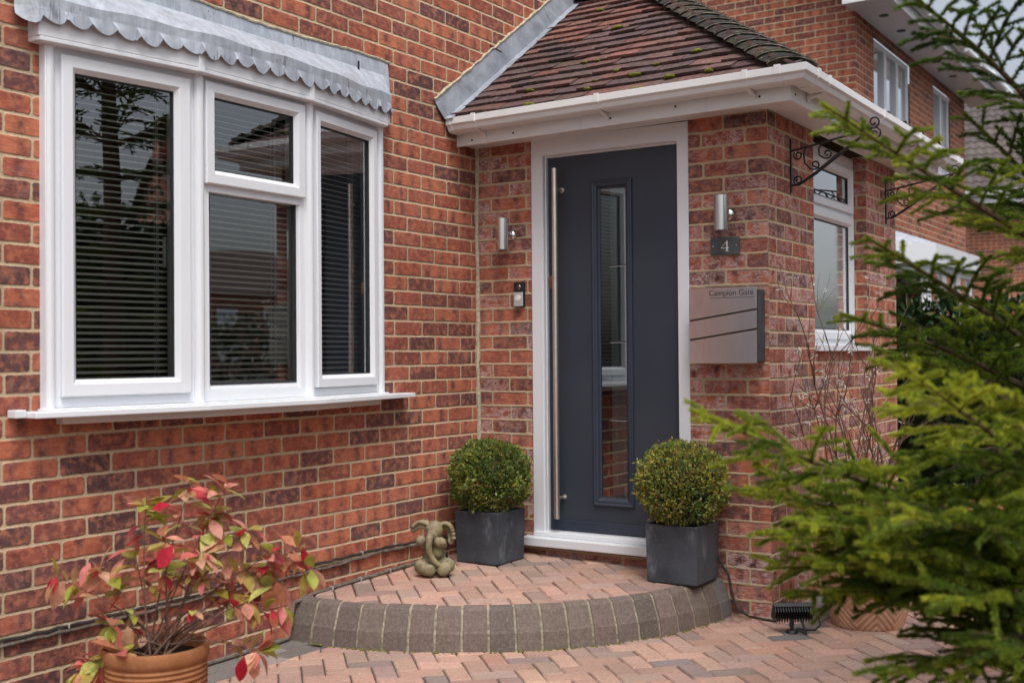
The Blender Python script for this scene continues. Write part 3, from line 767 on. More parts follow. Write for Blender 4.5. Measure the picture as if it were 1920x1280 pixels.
# pull bar
mb = MB(); bx = 0.046-0.062; by = -0.508+0.0
mb.tube([(bx,by,0.392),(bx,by,2.226)], 0.0150, 20)
bar = mb.build('pull_handle', M_steelh, slab)
for z in (2.115,0.500):
    m2 = MB(); m2.tube([(0.046,by-0.012,z),(bx,by,z)], 0.008, 12); m2.tube([(0.046,by-0.012,z),(0.040,by-0.012,z)], 0.014, 14)
    m2.build('standoff', M_steelh, bar)
mb = MB()
mb.lathe([(0.0,0.012),(0.018,0.012),(0.022,0.008),(0.022,0)], (0.046,-0.455,1.648), 20, M=Matrix.Rotation(R_(-90),4,'Y'))
mb.box(0.026,0.038,-0.464,-0.446,1.600,1.642)
mb.build('door_lock', M_copper, slab, bevel=0.001)

# ---------- porch side window (faces -y)
tX = Vector((1,0,0)); nY = Vector((0,-1,0)); OW = Vector((0,-D,0))
mb = MB()
YS = -0.075
mb.ring(OW, tX, nY, WX0, WX1, WZ0+0.005, 2.388, [(0,YS-0.07),(0,YS),(0.006,YS+0.002),((0.05,0.075,0.05,0.04),YS+0.002),((0.06,0.085,0.06,0.05),YS-0.02),((0.06,0.085,0.06,0.05),YS-0.06)])
mb.fbox(OW, tX, nY, WX0+0.055, WX1-0.055, YS-0.05, YS, 2.02, 2.075)
pw = mb.build('porch_window', M_upvc, house, bevel=0.002)
for z0, z1, nm in ((1.325,2.03,'fixed_sash'),(2.06,2.315,'top_light')):
    m2 = MB(); m2.ring(OW, tX, nY, WX0+0.045, WX1-0.045, z0, z1, [(0,YS-0.03),(0,YS+0.016),(0.036,YS+0.016),(0.052,YS-0.004),(0.052,YS-0.05)])
    sh = m2.build(nm, M_upvc, pw, bevel=0.0015)
    m2 = MB(); vs = [(s,-D-(YS-0.012),z) for s,z in ((WX0+0.095,z0+0.05),(WX1-0.095,z0+0.05),(WX1-0.095,z1-0.05),(WX0+0.095,z1-0.05))]
    m2.add(vs, [(0,1,2,3)]); m2.build('glass_pane', M_obscure if z0 < 1.5 else M_glass, pw, recalc=False)
    m2 = MB(); m2.ring(OW, tX, nY, WX0+0.096, WX1-0.096, z0+0.051, z1-0.051, [(0,YS-0.003),(0.005,YS-0.005),(0.005,YS-0.012)]); m2.build('glazing_gasket', M_gasket, pw)
m2 = MB()
zz = 2.135
m2.fbox(OW, tX, nY, WX0+0.10, WX1-0.10, YS-0.0105, YS-0.008, zz, zz+0.006)
for q in range(3):
    xx = WX0+0.25+q*0.22
    m2.tube([(xx,-D-YS+0.0095,zz),(xx+0.07,-D-YS+0.0095,zz-0.028)], 0.003, 5); m2.tube([(xx+0.14,-D-YS+0.0095,zz),(xx+0.07,-D-YS+0.0095,zz-0.028)], 0.003, 5)
m2.build('leaded_strip', M_gasket, pw)
mb = MB(); mb.prism([(WX0-0.012,-D-0.035),(WX1+0.05,-D-0.035),(WX1+0.05,-D+0.0),(WX1-.001,-D+0.0),(WX1-.001,-D+0.09),(WX0+.001,-D+0.09),(WX0+.001,-D+0.0),(WX0-0.012,-D)], WZ0-0.028, WZ0+0.004)
mb.build('window_sill', M_upvc, pw, bevel=0.003)

# ---------- porch eaves: soffit, fascia, gutter
zt = lambda y: 0.0115*(-2*y/1.84-1)
EX, EY, XR = -0.182, -1.846, 2.66
mb = MB()
nb = 14
def soff(x,y): return 2.392+zt(y)
for q in range(18):       # grooved boards across the door side
    y0 = -1.846*q/18; y1 = -1.846*(q+1)/18+0.003
    mb.add([(EX+0.01,y0,soff(0,y0)),(0.012,y0,soff(0,y0)),(0.012,y1,soff(0,y1)),(EX+0.01,y1,soff(0,y1)),(EX+0.01,y0,soff(0,y0)+.008),(0.012,y0,soff(0,y0)+.008),(0.012,y1,soff(0,y1)+.008),(EX+0.01,y1,soff(0,y1)+.008)], [(0,1,2,3),(4,7,6,5),(0,4,5,1),(2,6,7,3)])
for q in range(27):
    x0 = 0.012+(XR-0.012)*q/27; x1 = 0.012+(XR-0.012)*(q+1)/27-0.003
    mb.box(x0,x1,EY+0.01,-D+0.012,2.4035,2.411)
mb.build('soffit', M_eaves, house)
mb = MB(); pth = [(EX,0.0,zt(0)),(EX,EY,zt(-1.84)),(XR,EY,zt(-1.84))]
pth_r = [(p[0],p[1],p[2]) for p in pth]
# travelling from the wall towards -y then +x: 'out' (right of travel) is -x, then -y
mb.sweep([(-0.018,2.378),(0.0,2.376),(0.003,2.384),(0.001,2.392),(0.001,2.51),(-0.018,2.51)], pth_r)
fascia = mb.build('fascia_board', M_eaves, house, bevel=0.002)
mb = MB()
for yy, zz in ((-0.10,2.402),(-0.36,2.409),(-0.93,2.412),(-1.28,2.423),(-1.70,2.412)):
    mb = MB(); mb.lathe([(0.006,0.0),(0.005,0.003),(0,0.003)], (EX-0.001,yy,zz+zt(yy)), 8, M=Matrix.Rotation(R_(-90),4,'Y')); mb.build('nail_head', M_blackmetal, fascia)
for xx in (-0.12,0.9,1.9):
    mb = MB(); mb.lathe([(0.006,0.0),(0.005,0.003),(0,0.003)], (xx,EY-0.001,2.412+zt(-1.84)), 8, M=Matrix.Rotation(R_(90),4,'X')); mb.build('nail_head', M_blackmetal, fascia)
GX, GY = EX, EY
gp = [(0.004,2.505),(0.004,2.452),(0.018,2.440),(0.078,2.440),(0.092,2.448),(0.100,2.468),(0.113,2.478),(0.113,2.512),(0.107,2.512),(0.107,2.482),(0.094,2.472),(0.086,2.452),(0.076,2.446),(0.020,2.446),(0.010,2.455),(0.010,2.505)]
mb = MB()
mb.sweep(gp, [(GX,-0.012,zt(0)),(GX,GY,zt(-1.84)),(2.86,GY,zt(-1.84)+0.004)])
gut = mb.build('gutter', M_eaves, house, bevel=0.0015)
def clip_(name, path, grow=0.004, tail=False):
    m2 = MB()
    g2 = [(0.004,2.507),(0.004,2.448),(0.017,2.436),(0.079,2.436),(0.095,2.445),(0.104,2.466),(0.118,2.475),(0.118,2.517),(0.104,2.517),(0.104,2.508),(0.112,2.508),(0.112,2.479)]
    g2 = g2[:9]+[(0.108,2.510),(0.02,2.500)]
    m2.sweep(g2, path)
    if tail:
        a = Vector(path[0]); b = Vector(path[1]); m = (a+b)/2; d = (b-a); d.z = 0; l = d.length; d.normalize(); nn = Vector((d.y,-d.x,0))
        m2.fbox(m-Vector((0,0,m.z)), d, nn, -l/2, l/2, 0.002, 0.010, 2.405+m.z, 2.445+m.z)
        vs = []
        for s in (-l/2, l/2):
            for o, z in ((0.008,2.416),(0.085,2.439),(0.085,2.446),(0.008,2.436)): vs.append((m.x+d.x*s+nn.x*o, m.y+d.y*s+nn.y*o, z+m.z))
        m2.add(vs, [(0,1,2,3),(7,6,5,4),(0,4,5,1),(1,5,6,2),(2,6,7,3),(3,7,4,0)])
    m2.build(name, M_eaves, gut, bevel=0.0012)
for y0, w, tl in ((-0.012,0.028,False),(-0.17,0.024,True),(-0.90,0.024,True),(-1.66,0.024,True),(-1.81,0.030,False)):
    clip_('gutter_clip', [(GX,y0,zt(y0)),(GX,y0-w,zt(y0-w))], tail=tl)
zc = zt(-1.84)
for x0, w, tl in ((-0.13,0.030,False),(0.03,0.024,True),(0.95,0.024,True),(1.72,0.024,True),(2.50,0.024,True),(2.72,0.06,False),(2.835,0.03,False)):
    clip_('gutter_clip', [(x0,GY,zc),(x0+w,GY,zc)], tail=tl)

# ---------- porch roof
TH = R_(34.6); ct, st_ = math.cos(TH), math.sin(TH)
EVX, EVY, ZE = -0.245, -1.905, 2.500
RX = 1.17                       # ridge line
PMAX = RX-EVX
tiles = MB()
pal = [(0.115,0.07,0.062),(0.135,0.073,0.064),(0.10,0.064,0.06),(0.15,0.077,0.065),(0.088,0.06,0.058),(0.12,0.07,0.064),(0.098,0.065,0.063)]
def roof_side(org, a, b, n, lo, hi, ncourse, redden=0.0):
    org = Vector(org); a = Vector(a); b = Vector(b); n = Vector(n)
    G = 0.1005
    for i in range(ncourse):
        u = i*G; off = 0.0825 if i % 2 else 0.0
        p = u*ct
        l, h = lo(p), hi(p)
        s = l-0.17+off-((l) % 0.165)
        while s < h:
            s0, s1 = max(s+0.0015, l), min(s+0.1635, h); s += 0.165
            if s1-s0 < 0.015: continue
            jt = [random.uniform(-0.0042,0.0042) for _ in range(6)]
            z0, z1 = 0.030+jt[0], 0.006; t = 0.015
            uu = u-0.004+jt[1]
            U0, U1 = uu, min(uu+0.17, (PMAX/ct)+0.01)
            sag = random.uniform(-.002,.003)
            def pt(ss, u_, zz): return org+a*ss+b*u_+n*zz
            vs = [pt(s0,U0,z0-t+jt[2]),pt(s1,U0,z0-t+jt[3]),pt(s1,U1,z1-t),pt(s0,U1,z1-t),pt(s0,U0,z0+jt[2]),pt(s1,U0,z0+jt[3]),pt(s1,U1,z1),pt(s0,U1,z1)]
            sm = (s0+s1)/2
            c = random.choice(pal); rd = redden*max(0,1-abs(sm-l)/0.9)*min(1,i/8)
            if random.random() < 0.3*rd+0.015: c = (0.18,0.085,0.066)
            c = sc(c,.8,1.2)
            tiles.add(vs, [(0,1,5,4),(4,5,6,7),(0,3,2,1),(1,2,6,5),(3,0,4,7)], c)
NC = int(PMAX/ct/0.1005)+1
roof_side((EVX,0,ZE), (0,-1,0), (ct,0,st_), (-st_,0,ct), lambda p: 0.0, lambda p: max(0.0,-EVY-p), NC, 1.0)
roof_side((0,EVY,ZE), (1,0,0), (0,ct,st_), (0,-st_,ct), lambda p: EVX+p, lambda p: 2*RX-EVX-p, NC)
roof_side((2*RX-EVX,EVY,ZE), (0,1,0), (-ct,0,st_), (st_,0,ct), lambda p: p, lambda p: -EVY, NC)
roof = tiles.build('porch_roof', M_tile, house, recalc=False)
# boarding below the tiles
mb = MB(); zr = ZE+PMAX*math.tan(TH)-0.02
mb.add([(EVX+.02,0,ZE-.012),(EVX+.02,EVY+.02,ZE-.012),(2*RX-EVX-.02,EVY+.02,ZE-.012),(2*RX-EVX-.02,0,ZE-.012),(RX,0,zr),(RX,EVY+PMAX,zr)], [(0,1,5,4),(1,2,5),(2,3,4,5)])
mb.build('roof_boarding', M_sand, roof)
# bonnet tiles down the hip
hip0 = Vector((EVX-0.01,EVY-0.01,ZE+0.02)); hip1 = Vector((RX,EVY+PMAX,ZE+PMAX*math.tan(TH)+0.03))
hd = (hip1-hip0); HL = hd.length; hd.normalize()
side = Vector((1,-1,0)).normalized(); up = side.cross(hd).normalized()
if up.z < 0: up = -up
mb = MB(); mo = MB()
nb = 16
for i in range(nb):
    s = 0.085+i*(HL-0.085)/nb
    def prof(s, r, lift, w):
        out = []
        for q in range(11):
            an = R_(-68+136*q/10)
            out.append(hip0+hd*s+side*(math.sin(an)*r*w*1.12)+up*(math.cos(an)*r*0.50-r*0.40+lift))
        return out
    j = random.uniform(-.004,.004)
    a0 = prof(s-0.012+j, 0.122, 0.018, 1.0); a1 = prof(s+0.17, 0.110, -0.002, 0.97)
    b0 = prof(s-0.012+j, 0.114, 0.008, 1.0)
    c = random.choice([(0.040,0.036,0.032),(0.055,0.046,0.04),(0.034,0.034,0.031),(0.065,0.052,0.043)])
    m = len(a0)
    mb.add(a0+a1, [(q,q+1,m+q+1,m+q) for q in range(m-1)], c, smooth=True)
    mb.add(a0+b0, [(q,q+1,m+q+1,m+q) for q in range(m-1)], tuple(x*1.2 for x in c))
    d0 = prof(s-0.004+j, 0.116, 0.008, 1.0); d1 = prof(s-0.004+j, 0.108, -0.03, 1.05)
    e0 = prof(s-0.016+j, 0.124, 0.016, 1.0); e1 = prof(s-0.018+j, 0.121, 0.012, 1.01)
    mo.add(e0+e1, [(q,q+1,m+q+1,m+q) for q in range(m-1)], sc((0.20,0.18,0.14),.6,1.1))
    mo.add(d0+d1, [(q,q+1,m+q+1,m+q) for q in range(m-1)], (0.08,0.07,0.05))
mb.build('hip_tile', M_hip, roof, recalc=False); mo.build('hip_mortar', M_hip, roof, recalc=False)
mb = MB()
y = 0.0
while y > EVY+PMAX-0.05:
    rr = []
    for yy, r in ((y,0.115),(y-0.30,0.108)):
        for q in range(11):
            an = R_(-85+170*q/10); rr.append((RX+math.sin(an)*r, yy, ZE+PMAX*math.tan(TH)-0.02+math.cos(an)*r*0.8))
    mb.add(rr, [(q,q+1,11+q+1,11+q) for q in range(10)], (0.24,0.10,0.065), smooth=True); y -= 0.29
mb.build('ridge_tile', M_tile, roof, recalc=False)
# stepped lead flashing against the house wall
mb = MB(); zl = lambda xx: ZE+(xx-EVX)*math.tan(TH)
N_ = 46; vs = []
for i in range(N_+1):
    xx = -0.315+(1.18+0.315)*i/N_; w_ = 0.004*math.sin(i*1.7)
    vs += [(xx-0.075,-0.006,zl(xx)+0.130+w_*1.2),(xx-0.045,-0.014-w_*0.4,zl(xx)+0.085),(xx+0.0,-0.020,zl(xx)+0.040),(xx+0.012,-0.060+w_,zl(xx)+0.044)]
fs = []
for i in range(N_):
    for q in range(3): fs.append((i*4+q,i*4+4+q,i*4+5+q,i*4+1+q))
mb.add(vs, fs, smooth=False)
fl = mb.build('lead_flashing', M_flash, roof); md = fl.modifiers.new('solid','SOLIDIFY'); md.thickness = 0.004
mb = MB(); pts = [(-0.39+1.5*i/60,-0.006,zl(-0.315+1.5*i/60)+0.133+random.uniform(-.004,.006)) for i in range(61)]
mb.tube(pts, [0.008+random.uniform(-.003,.003) for _ in pts], 6); mb.build('mortar_pointing', M_mortar, fl)
mb = MB()
for xx in (0.78,): mb.add([(xx-0.076,-0.0125,zl(xx)+0.130),(xx-0.072,-0.0125,zl(xx)+0.130),(xx+0.006,-0.030,zl(xx)+0.04),(xx+0.002,-0.030,zl(xx)+0.04)], [(0,1,2,3)])
mb.build('lap_joint', M_blackmetal, fl)
# moss on the porch tiles
mb = MB()
for _ in range(20):
    i = random.choices(range(NC-3), [max(1,9-q) for q in range(NC-3)])[0]; u = i*0.1005-0.01; yy = -random.uniform(0.08, max(0.12, 1.8-u*ct)); r = random.uniform(0.008,0.024)
    c = Vector((EVX,yy,ZE))+Vector((ct,0,st_))*u+Vector((-st_,0,ct))*0.026
    mb = MB(); mb.ball(c, (r,r*random.uniform(.9,1.9),r*0.55), nu=10, nv=7)
    for v_i, v in enumerate(mb.v): mb.v[v_i] = tuple(Vector(v)+Vector((mnoise.noise(Vector(v)*90),mnoise.noise(Vector(v)*90+Vector((5,0,0))),mnoise.noise(Vector(v)*90+Vector((9,0,0)))))*r*0.35)
    mb.build('moss_clump', M_moss, roof)

# ---------- entrance step: curved kerb of charcoal blocks, herringbone top
step = thing('entrance_step', 'curved doorstep with charcoal kerb blocks and red herringbone top', 'doorstep', (0,0,0))
zs = lambda x, y: 0.206-0.030*math.hypot(x,y)/1.4
arc = [(1.392*math.cos(R_(180+a)), 1.392*math.sin(R_(180+a))) for a in np.linspace(-1,91,24)]
def clip_step(poly):
    for a in np.linspace(0,90,19):
        ca, sa = math.cos(R_(180+a)), math.sin(R_(180+a))
        poly = clip_half(poly, ca, sa, 1.392)
        if not poly: return poly
    poly = clip_half(poly, 0, 1, -0.004)
    if poly: poly = clip_half(poly, 1, 0, -0.004)
    return poly
sp_mb = herring(lambda x,y,p: x < 0.12 and y < 0.12 and math.hypot(x,y) < 1.52, zs, clip_step, ext=24, org=(0.03,0.05))
sp_mb.build('step_paving', M_paver, step, recalc=False)
mb = MB(); mb.prism([(0,0)]+[(p[0]*1.02,p[1]*1.02) for p in arc], 0.0, 0.160); mb.build('step_bed', M_sand, step)
kp = [(1.375,0.02),(1.375,0.178),(1.392,0.1785),(1.412,0.174),(1.424,0.163),(1.458,0.083),(1.463,0.074),(1.478,-0.02)]
mb = MB(); ka = np.linspace(-0.5,90.5,60); kq = [(r-0.004,z-0.003) for r,z in kp]
vs = [(r*math.cos(R_(180+a)), r*math.sin(R_(180+a)), z) for a in ka for r,z in kq]; m = len(kq)
mb.add(vs, [(i*m+q,(i+1)*m+q,(i+1)*m+q+1,i*m+q+1) for i in range(len(ka)-1) for q in range(m-1)])
mb.build('kerb_mortar', M_kmort, step)
NB = 20
for i in range(NB):
    a0 = 90.0*i/NB+0.17+random.uniform(0,.08); a1 = 90.0*(i+1)/NB-0.17-random.uniform(0,.08)
    m2 = MB(); an = np.linspace(a0,a1,5); vs = []; dz = random.uniform(-.002,.002); dr = random.uniform(-.002,.002)
    for a in an:
        for r, z in kp: vs.append(((r+dr)*math.cos(R_(180+a)), (r+dr)*math.sin(R_(180+a)), z+dz))
    m = len(kp); fs = [(i2*m+q,(i2+1)*m+q,(i2+1)*m+q+1,i2*m+q+1) for i2 in range(4) for q in range(m-1)]
    fs += [tuple(range(m)), tuple(range(5*m-1,4*m-1,-1))]
    g_ = random.choice([(0.150,0.116,0.098),(0.166,0.129,0.108),(0.135,0.106,0.091),(0.158,0.122,0.102)])
    if i == 19: g_ = (0.135,0.125,0.12)
    m2.add(vs, fs, sc(g_,.92,1.1))
    m2.build('kerb_block', M_kerb, step, bevel=0.003)
# moss and crumbs at the foot of the kerb
mb = MB()
for _ in range(130):
    a = R_(180+random.uniform(3,88)); r = 1.482+abs(random.gauss(0,0.006)); s = random.uniform(0.003,0.009)
    mb.ball((r*math.cos(a),r*math.sin(a),0.001), (s,s,s*0.6), nu=6, nv=4)
structure(mb.build('moss', M_moss)); bpy.data.objects['moss']['kind'] = 'stuff'; bpy.data.objects['moss']['label'] = 'thin moss in the joint at the foot of the step'
bpy.data.objects['moss']['category'] = 'moss'

# ------------------------------------------------------------------ venetian blinds hanging inside the bay
def blind(i, name_label, extra_len=0.0):
    t = (P[i+1]-P[i]); Ls = t.length; t.normalize(); n = Vector((t.y,-t.x,0))
    c = P[i]+t*(Ls/2)-n*0.074
    root = thing('venetian_blind', name_label, 'blind', (c.x,c.y,1.10), 'cream venetian blinds in the bay window')
    m2 = MB(); z = 1.125; tilt = R_(-25)
    s0, s1 = 0.045, Ls-0.045
    while z < 2.30:
        w_ = 0.0125; zz = z+random.uniform(-.0008,.0008); tl = tilt+random.uniform(-.03,.03)
        cs = []
        for q in range(5):
            f = -1+q*0.5; cs.append((f*w_*math.cos(tl), f*w_*math.sin(tl)+0.0016*(1-f*f)))
        vs = [P[i]-n*0.074+t*s+n*o+Vector((0,0,zz+h)) for s in (s0,s1) for o,h in cs]
        m2.add(vs, [(q,q+1,6+q,5+q) for q in range(4)])
        z += 0.0242
    m2.build('slats', M_blind, root, recalc=False)
    m2 = MB(); m2.fbox(P[i]-n*0.074, t, n, s0, s1, -0.014, 0.014, 2.305, 2.335); m2.build('head_rail', M_blind, root)
    m2 = MB()
    for s in (0.12, Ls-0.14):
        for o in (0.0135,-0.0135):
            q = P[i]-n*0.074+t*s+n*o; m2.tube([(q.x,q.y,1.12),(q.x,q.y,2.31)], 0.0009, 4)
        q = P[i]-n*0.074+t*(s-0.012)+n*0.018; m2.tube([(q.x,q.y,1.20),(q.x+0.004,q.y,1.7),(q.x,q.y,2.31)], 0.0011, 4)
    m2.build('ladder_cord', M_cord, root)
blind(0, 'cream slatted blind behind the large left casement of the bay')
blind(1, 'cream slatted blind in the middle light under the small top opener')
blind(2, 'cream slatted blind behind the narrow casement nearest the porch')

# ------------------------------------------------------------------ fittings on the porch front
def wall_lamp(label, y, z):
    r = thing('wall_lamp', label, 'wall lamp', (0,y,z), 'pair of steel wall lamps')
    m2 = MB(); m2.lathe([(0.0,0.0815),(0.030,0.0815),(0.0305,0.079),(0.0335,0.079),(0.034,0.083),(0.035,0.083),(0.035,-0.083),(0.034,-0.083),(0.0335,-0.079),(0.0305,-0.079),(0.030,-0.0815),(0,-0.0815)], (-0.088,y,z), 32)
    m2.build('lamp_body', M_steel, r)
    m2 = MB(); m2.lathe([(0,0.0),(0.031,0.0),(0.031,0.004),(0.024,0.012),(0.012,0.016),(0.012,0.062)], (0,y,z), 24, M=Matrix.Rotation(R_(-90),4,'Y')); m2.build('wall_mount', M_steel, r)
    m2 = MB(); m2.lathe([(0,0.0),(0.0255,0.0)], (-0.088,y,z+0.0825), 20); m2.build('lens', M_gasket, r)
    m2 = MB(); m2.lathe([(0,0.0),(0.0255,0.0)], (-0.088,y,z-0.0825), 20); m2.build('lens', M_gasket, r)
    return r
lampL = wall_lamp('steel up and down cylinder lamp above the doorbell', -0.226, 1.892)
lampR = dup(lampL, (0,-1.469,1.916), 'steel up and down cylinder lamp above the house number')

bell = thing('doorbell', 'video doorbell, black camera half over silver button half', 'doorbell', (0,-0.283,1.57))
m2 = MB(); m2.box(-0.022,-0.001,-0.314,-0.252,1.506,1.638); m2.build('casing', M_blackplastic, bell, bevel=0.004)
m2 = MB(); m2.box(-0.026,-0.0222,-0.312,-0.254,1.508,1.583); fp = m2.build('faceplate', M_silver, bell, bevel=0.004)
m2 = MB(); m2.lathe([(0.0,0.0035),(0.0125,0.0035),(0.0135,0.001),(0.0155,0.001),(0.0165,0.003),(0.0175,0.0)], (-0.026,-0.283,1.553), 28, M=Matrix.Rotation(R_(-90),4,'Y')); m2.build('push_button', M_whitepaint, fp)
m2 = MB(); m2.lathe([(0.0,0.003),(0.012,0.003),(0.015,0.0)], (-0.0222,-0.283,1.61), 24, M=Matrix.Rotation(R_(-90),4,'Y')); m2.build('camera_lens', M_doorglass, bell)

plate = thing('house_number', 'dark slate plaque with white number 4 below the lamp', 'house number', (0,-1.452,1.766))
m2 = MB(); m2.box(-0.012,-0.002,-1.527,-1.380,1.724,1.807); m2.build('slate_plate', simple('slate', (0.075,0.085,0.09), 0.6, 0, 0.4, 30, 0.2, 0.25), plate, bevel=0.0012)
def flat(m2, pts, y0, z0, sc, x0=-0.0135, th=0.0012):
    q = [(y0-p[0]*sc, z0+p[1]*sc) for p in pts]; n_ = len(q)
    vs = [(x0,a,b) for a,b in q]+[(x0+th,a,b) for a,b in q]
    m2.add(vs, [tuple(range(n_)), tuple(range(2*n_-1,n_-1,-1))]+[(i,(i+1)%n_,n_+(i+1)%n_,n_+i) for i in range(n_)])
m2 = MB(); y0, z0, s_ = -1.4335, 1.7400, 0.050
flat(m2, [(0.46,0.0),(0.80,0.0),(0.80,0.045),(0.70,0.06),(0.70,0.26),(0.57,0.26),(0.57,0.06),(0.46,0.045)], y0, z0, s_)
flat(m2, [(0.0,0.26),(0.82,0.26),(0.82,0.335),(0.07,0.335),(0.0,0.30)], y0, z0, s_)
flat(m2, [(0.57,0.335),(0.70,0.335),(0.70,1.0),(0.57,0.86)], y0, z0, s_)
flat(m2, [(0.0,0.335),(0.075,0.335),(0.70,1.0),(0.64,1.0)], y0, z0, s_)
m2.build('number', M_whitepaint, plate, recalc=False)
for yy in (-1.394,-1.513):
    m2 = MB(); m2.lathe([(0,0.002),(0.003,0.002),(0.004,0)], (-0.012,yy,1.766), 10, M=Matrix.Rotation(R_(-90),4,'Y')); m2.build('screw', M_steelh, plate)

box = thing('letterbox', 'brushed steel wall letterbox with slanted seams and a street name', 'letterbox', (0,-1.475,1.205))
BY0, BY1, BZ0, BZ1 = -1.304, -1.645, 1.203, 1.560
m2 = MB(); m2.box(-0.088,-0.003,BY1-0.004,BY0-0.012,BZ0+0.006,BZ1-0.012); m2.build('case', simple('dark grey case', (0.05,0.052,0.056), 0.45), box, bevel=0.003)
def panel(poly):
    m3 = MB(); n_ = len(poly)
    vs = [(-0.100,a,b) for a,b in poly]+[(-0.0885,a,b) for a,b in poly]
    m3.add(vs, [tuple(range(n_)), tuple(range(2*n_-1,n_-1,-1))]+[(i,(i+1)%n_,n_+(i+1)%n_,n_+i) for i in range(n_)])
    return m3
g_ = 0.0040
sl = [(1.406,1.455),(1.314,1.363)]
pn = panel([(BY0,sl[0][0]+g_),(BY1,sl[0][1]+g_),(BY1,BZ1),(BY0,BZ1)]).build('front_panel', M_steel, box, bevel=0.0012)
panel([(BY0,sl[1][0]+g_),(BY1,sl[1][1]+g_),(BY1,sl[0][1]-g_),(BY0,sl[0][0]-g_)]).build('front_panel', M_steel, box, bevel=0.0012)
panel([(BY0,BZ0),(BY1,BZ0),(BY1,sl[1][1]-g_),(BY0,sl[1][0]-g_)]).build('front_panel', M_steel, box, bevel=0.0012)
m2 = MB(); m2.box(-0.0895,-0.0880,BY1,BY0,BZ0+0.05,BZ1-0.05); m2.build('seam', M_blackplastic, box)
m2 = MB(); m2.box(-0.1008,-0.1000,BY1+0.012,BY1+0.232,1.5105,1.5130); m2.build('underline', M_letter, pn)
tcv = bpy.data.curves.new('lettering','FONT'); tcv.body = 'Campion Gate'; tcv.size = 0.0385; tcv.align_x = 'RIGHT'; tcv.extrude = 0.0004; tcv.space_character = 0.98
to = bpy.data.objects.new('lettering', tcv); COL.objects.link(to); tcv.materials.append(M_letter); to.parent = pn
to.matrix_world = Matrix.Translation((-0.1006,BY1+0.014,1.5225)) @ Matrix(((0,0,-1,0),(-1,0,0,0),(0,1,0,0),(0,0,0,1)))
bpy.context.view_layer.update()
lme = bpy.data.meshes.new_from_object(to.evaluated_get(bpy.context.evaluated_depsgraph_get()))
lme.transform(Matrix.Translation((-0.1006,BY1+0.014,1.5225)) @ Matrix(((0,0,-1,0),(-1,0,0,0),(0,1,0,0),(0,0,0,1))))
lme.transform(Matrix.Translation(-box.location)); bpy.data.objects.remove(to)
lo_ = bpy.data.objects.new('lettering', lme); COL.objects.link(lo_); lo_.parent = pn
if not lme.materials: lme.materials.append(M_letter)

# hanging-basket brackets on the porch side
def spiral(c, r0, turns, a0, dirn=1, n_=18):
    return [(c[0]+r0*(1-0.72*i/n_)*math.cos(a0+dirn*turns*2*math.pi*i/n_), c[1]+r0*(1-0.72*i/n_)*math.sin(a0+dirn*turns*2*math.pi*i/n_)) for i in range(n_+1)]
def bracket(label, x):
    r = thing('basket_bracket', label, 'bracket', (x,-D,2.05), 'black scrolled brackets on the porch side')
    def T(q): return [(x, -D-0.006-o, z) for o, z in q]
    m2 = MB(); m2.box(x-0.008,x+0.008,-D-0.008,-D-0.001,2.040,2.305); m2.build('back_bar', M_blackmetal, r)
    m2 = MB(); m2.tube(T([(0,2.245),(0.1,2.262),(0.26,2.290),(0.40,2.318)]), 0.0055, 8); m2.tube(T([(0.0,2.075),(0.04,2.078),(0.12,2.125),(0.22,2.195),(0.32,2.262),(0.395,2.312)]), [0.005,0.007,0.009,0.010,0.008,0.0055], 8)
    m2.build('arm', M_blackmetal, r)
    m2 = MB()
    for pts in (spiral((0.034,2.222),0.024,1.3,R_(140),1), spiral((0.034,2.098),0.024,1.3,R_(220),-1),
                [(0.075,2.258),(0.062,2.225),(0.068,2.180),(0.095,2.150)]+spiral((0.118,2.168),0.026,1.25,R_(200),1)[2:],
                [(0.16,2.272),(0.138,2.245),(0.140,2.212),(0.165,2.196)]+spiral((0.180,2.216),0.024,1.2,R_(235),1)[2:],
                spiral((0.405,2.345),0.030,1.2,R_(-95),1), spiral((0.412,2.288),0.030,1.2,R_(95),-1)):
        m2 = MB(); m2.tube(T(pts), 0.0045, 6); m2.build('scroll', M_blackmetal, r)
    return r
b1 = bracket('black scrolled iron bracket near the porch corner', 0.315)
dup(b1, (2.04,-D,2.05), 'black scrolled iron bracket beyond the porch side window')

# ------------------------------------------------------------------ cables along the brickwork
def cable(name, label, pts, r, mat, sag=0.004):
    m2 = MB(); out = []
    for a, b in zip(pts[:-1], pts[1:]):
        a = Vector(a); b = Vector(b); m = max(2,int((b-a).length/0.04))
        for q in range(m): out.append(a+(b-a)*q/m+Vector((0,random.uniform(-.0015,.0005),random.uniform(-sag,sag))))
    out.append(Vector(pts[-1])); m2.tube(out, r, 7)
    return tag(m2.build(name, mat), label, 'cable')
c1 = cable('wall_cable', 'upper black cable clipped across the wall below the bay window', [(-3.45,-0.012,0.290),(-2.5,-0.012,0.293),(-1.88,-0.012,0.296),(-1.15,-0.012,0.312),(-0.78,-0.014,0.318),(-0.30,-0.014,0.300)], 0.0062, M_cable)
c2 = cable('wall_cable', 'grey cable running just under the black one on the left wall', [(-3.45,-0.011,0.272),(-2.5,-0.011,0.276),(-1.88,-0.012,0.280),(-1.20,-0.012,0.286),(-0.86,-0.014,0.302),(-0.50,-0.014,0.292),(-0.30,-0.014,0.285)], 0.0060, M_cablegrey)
c3 = cable('wall_cable', 'dark cable lying along the wall foot behind the step', [(-2.3,-0.012,0.012),(-1.9,-0.012,0.010),(-1.50,-0.012,0.016),(-1.465,-0.012,0.165),(-1.30,-0.014,0.184),(-0.90,-0.016,0.197),(-0.56,-0.016,0.205),(-0.35,-0.016,0.205)], 0.0095, M_cablegrey, 0.002)
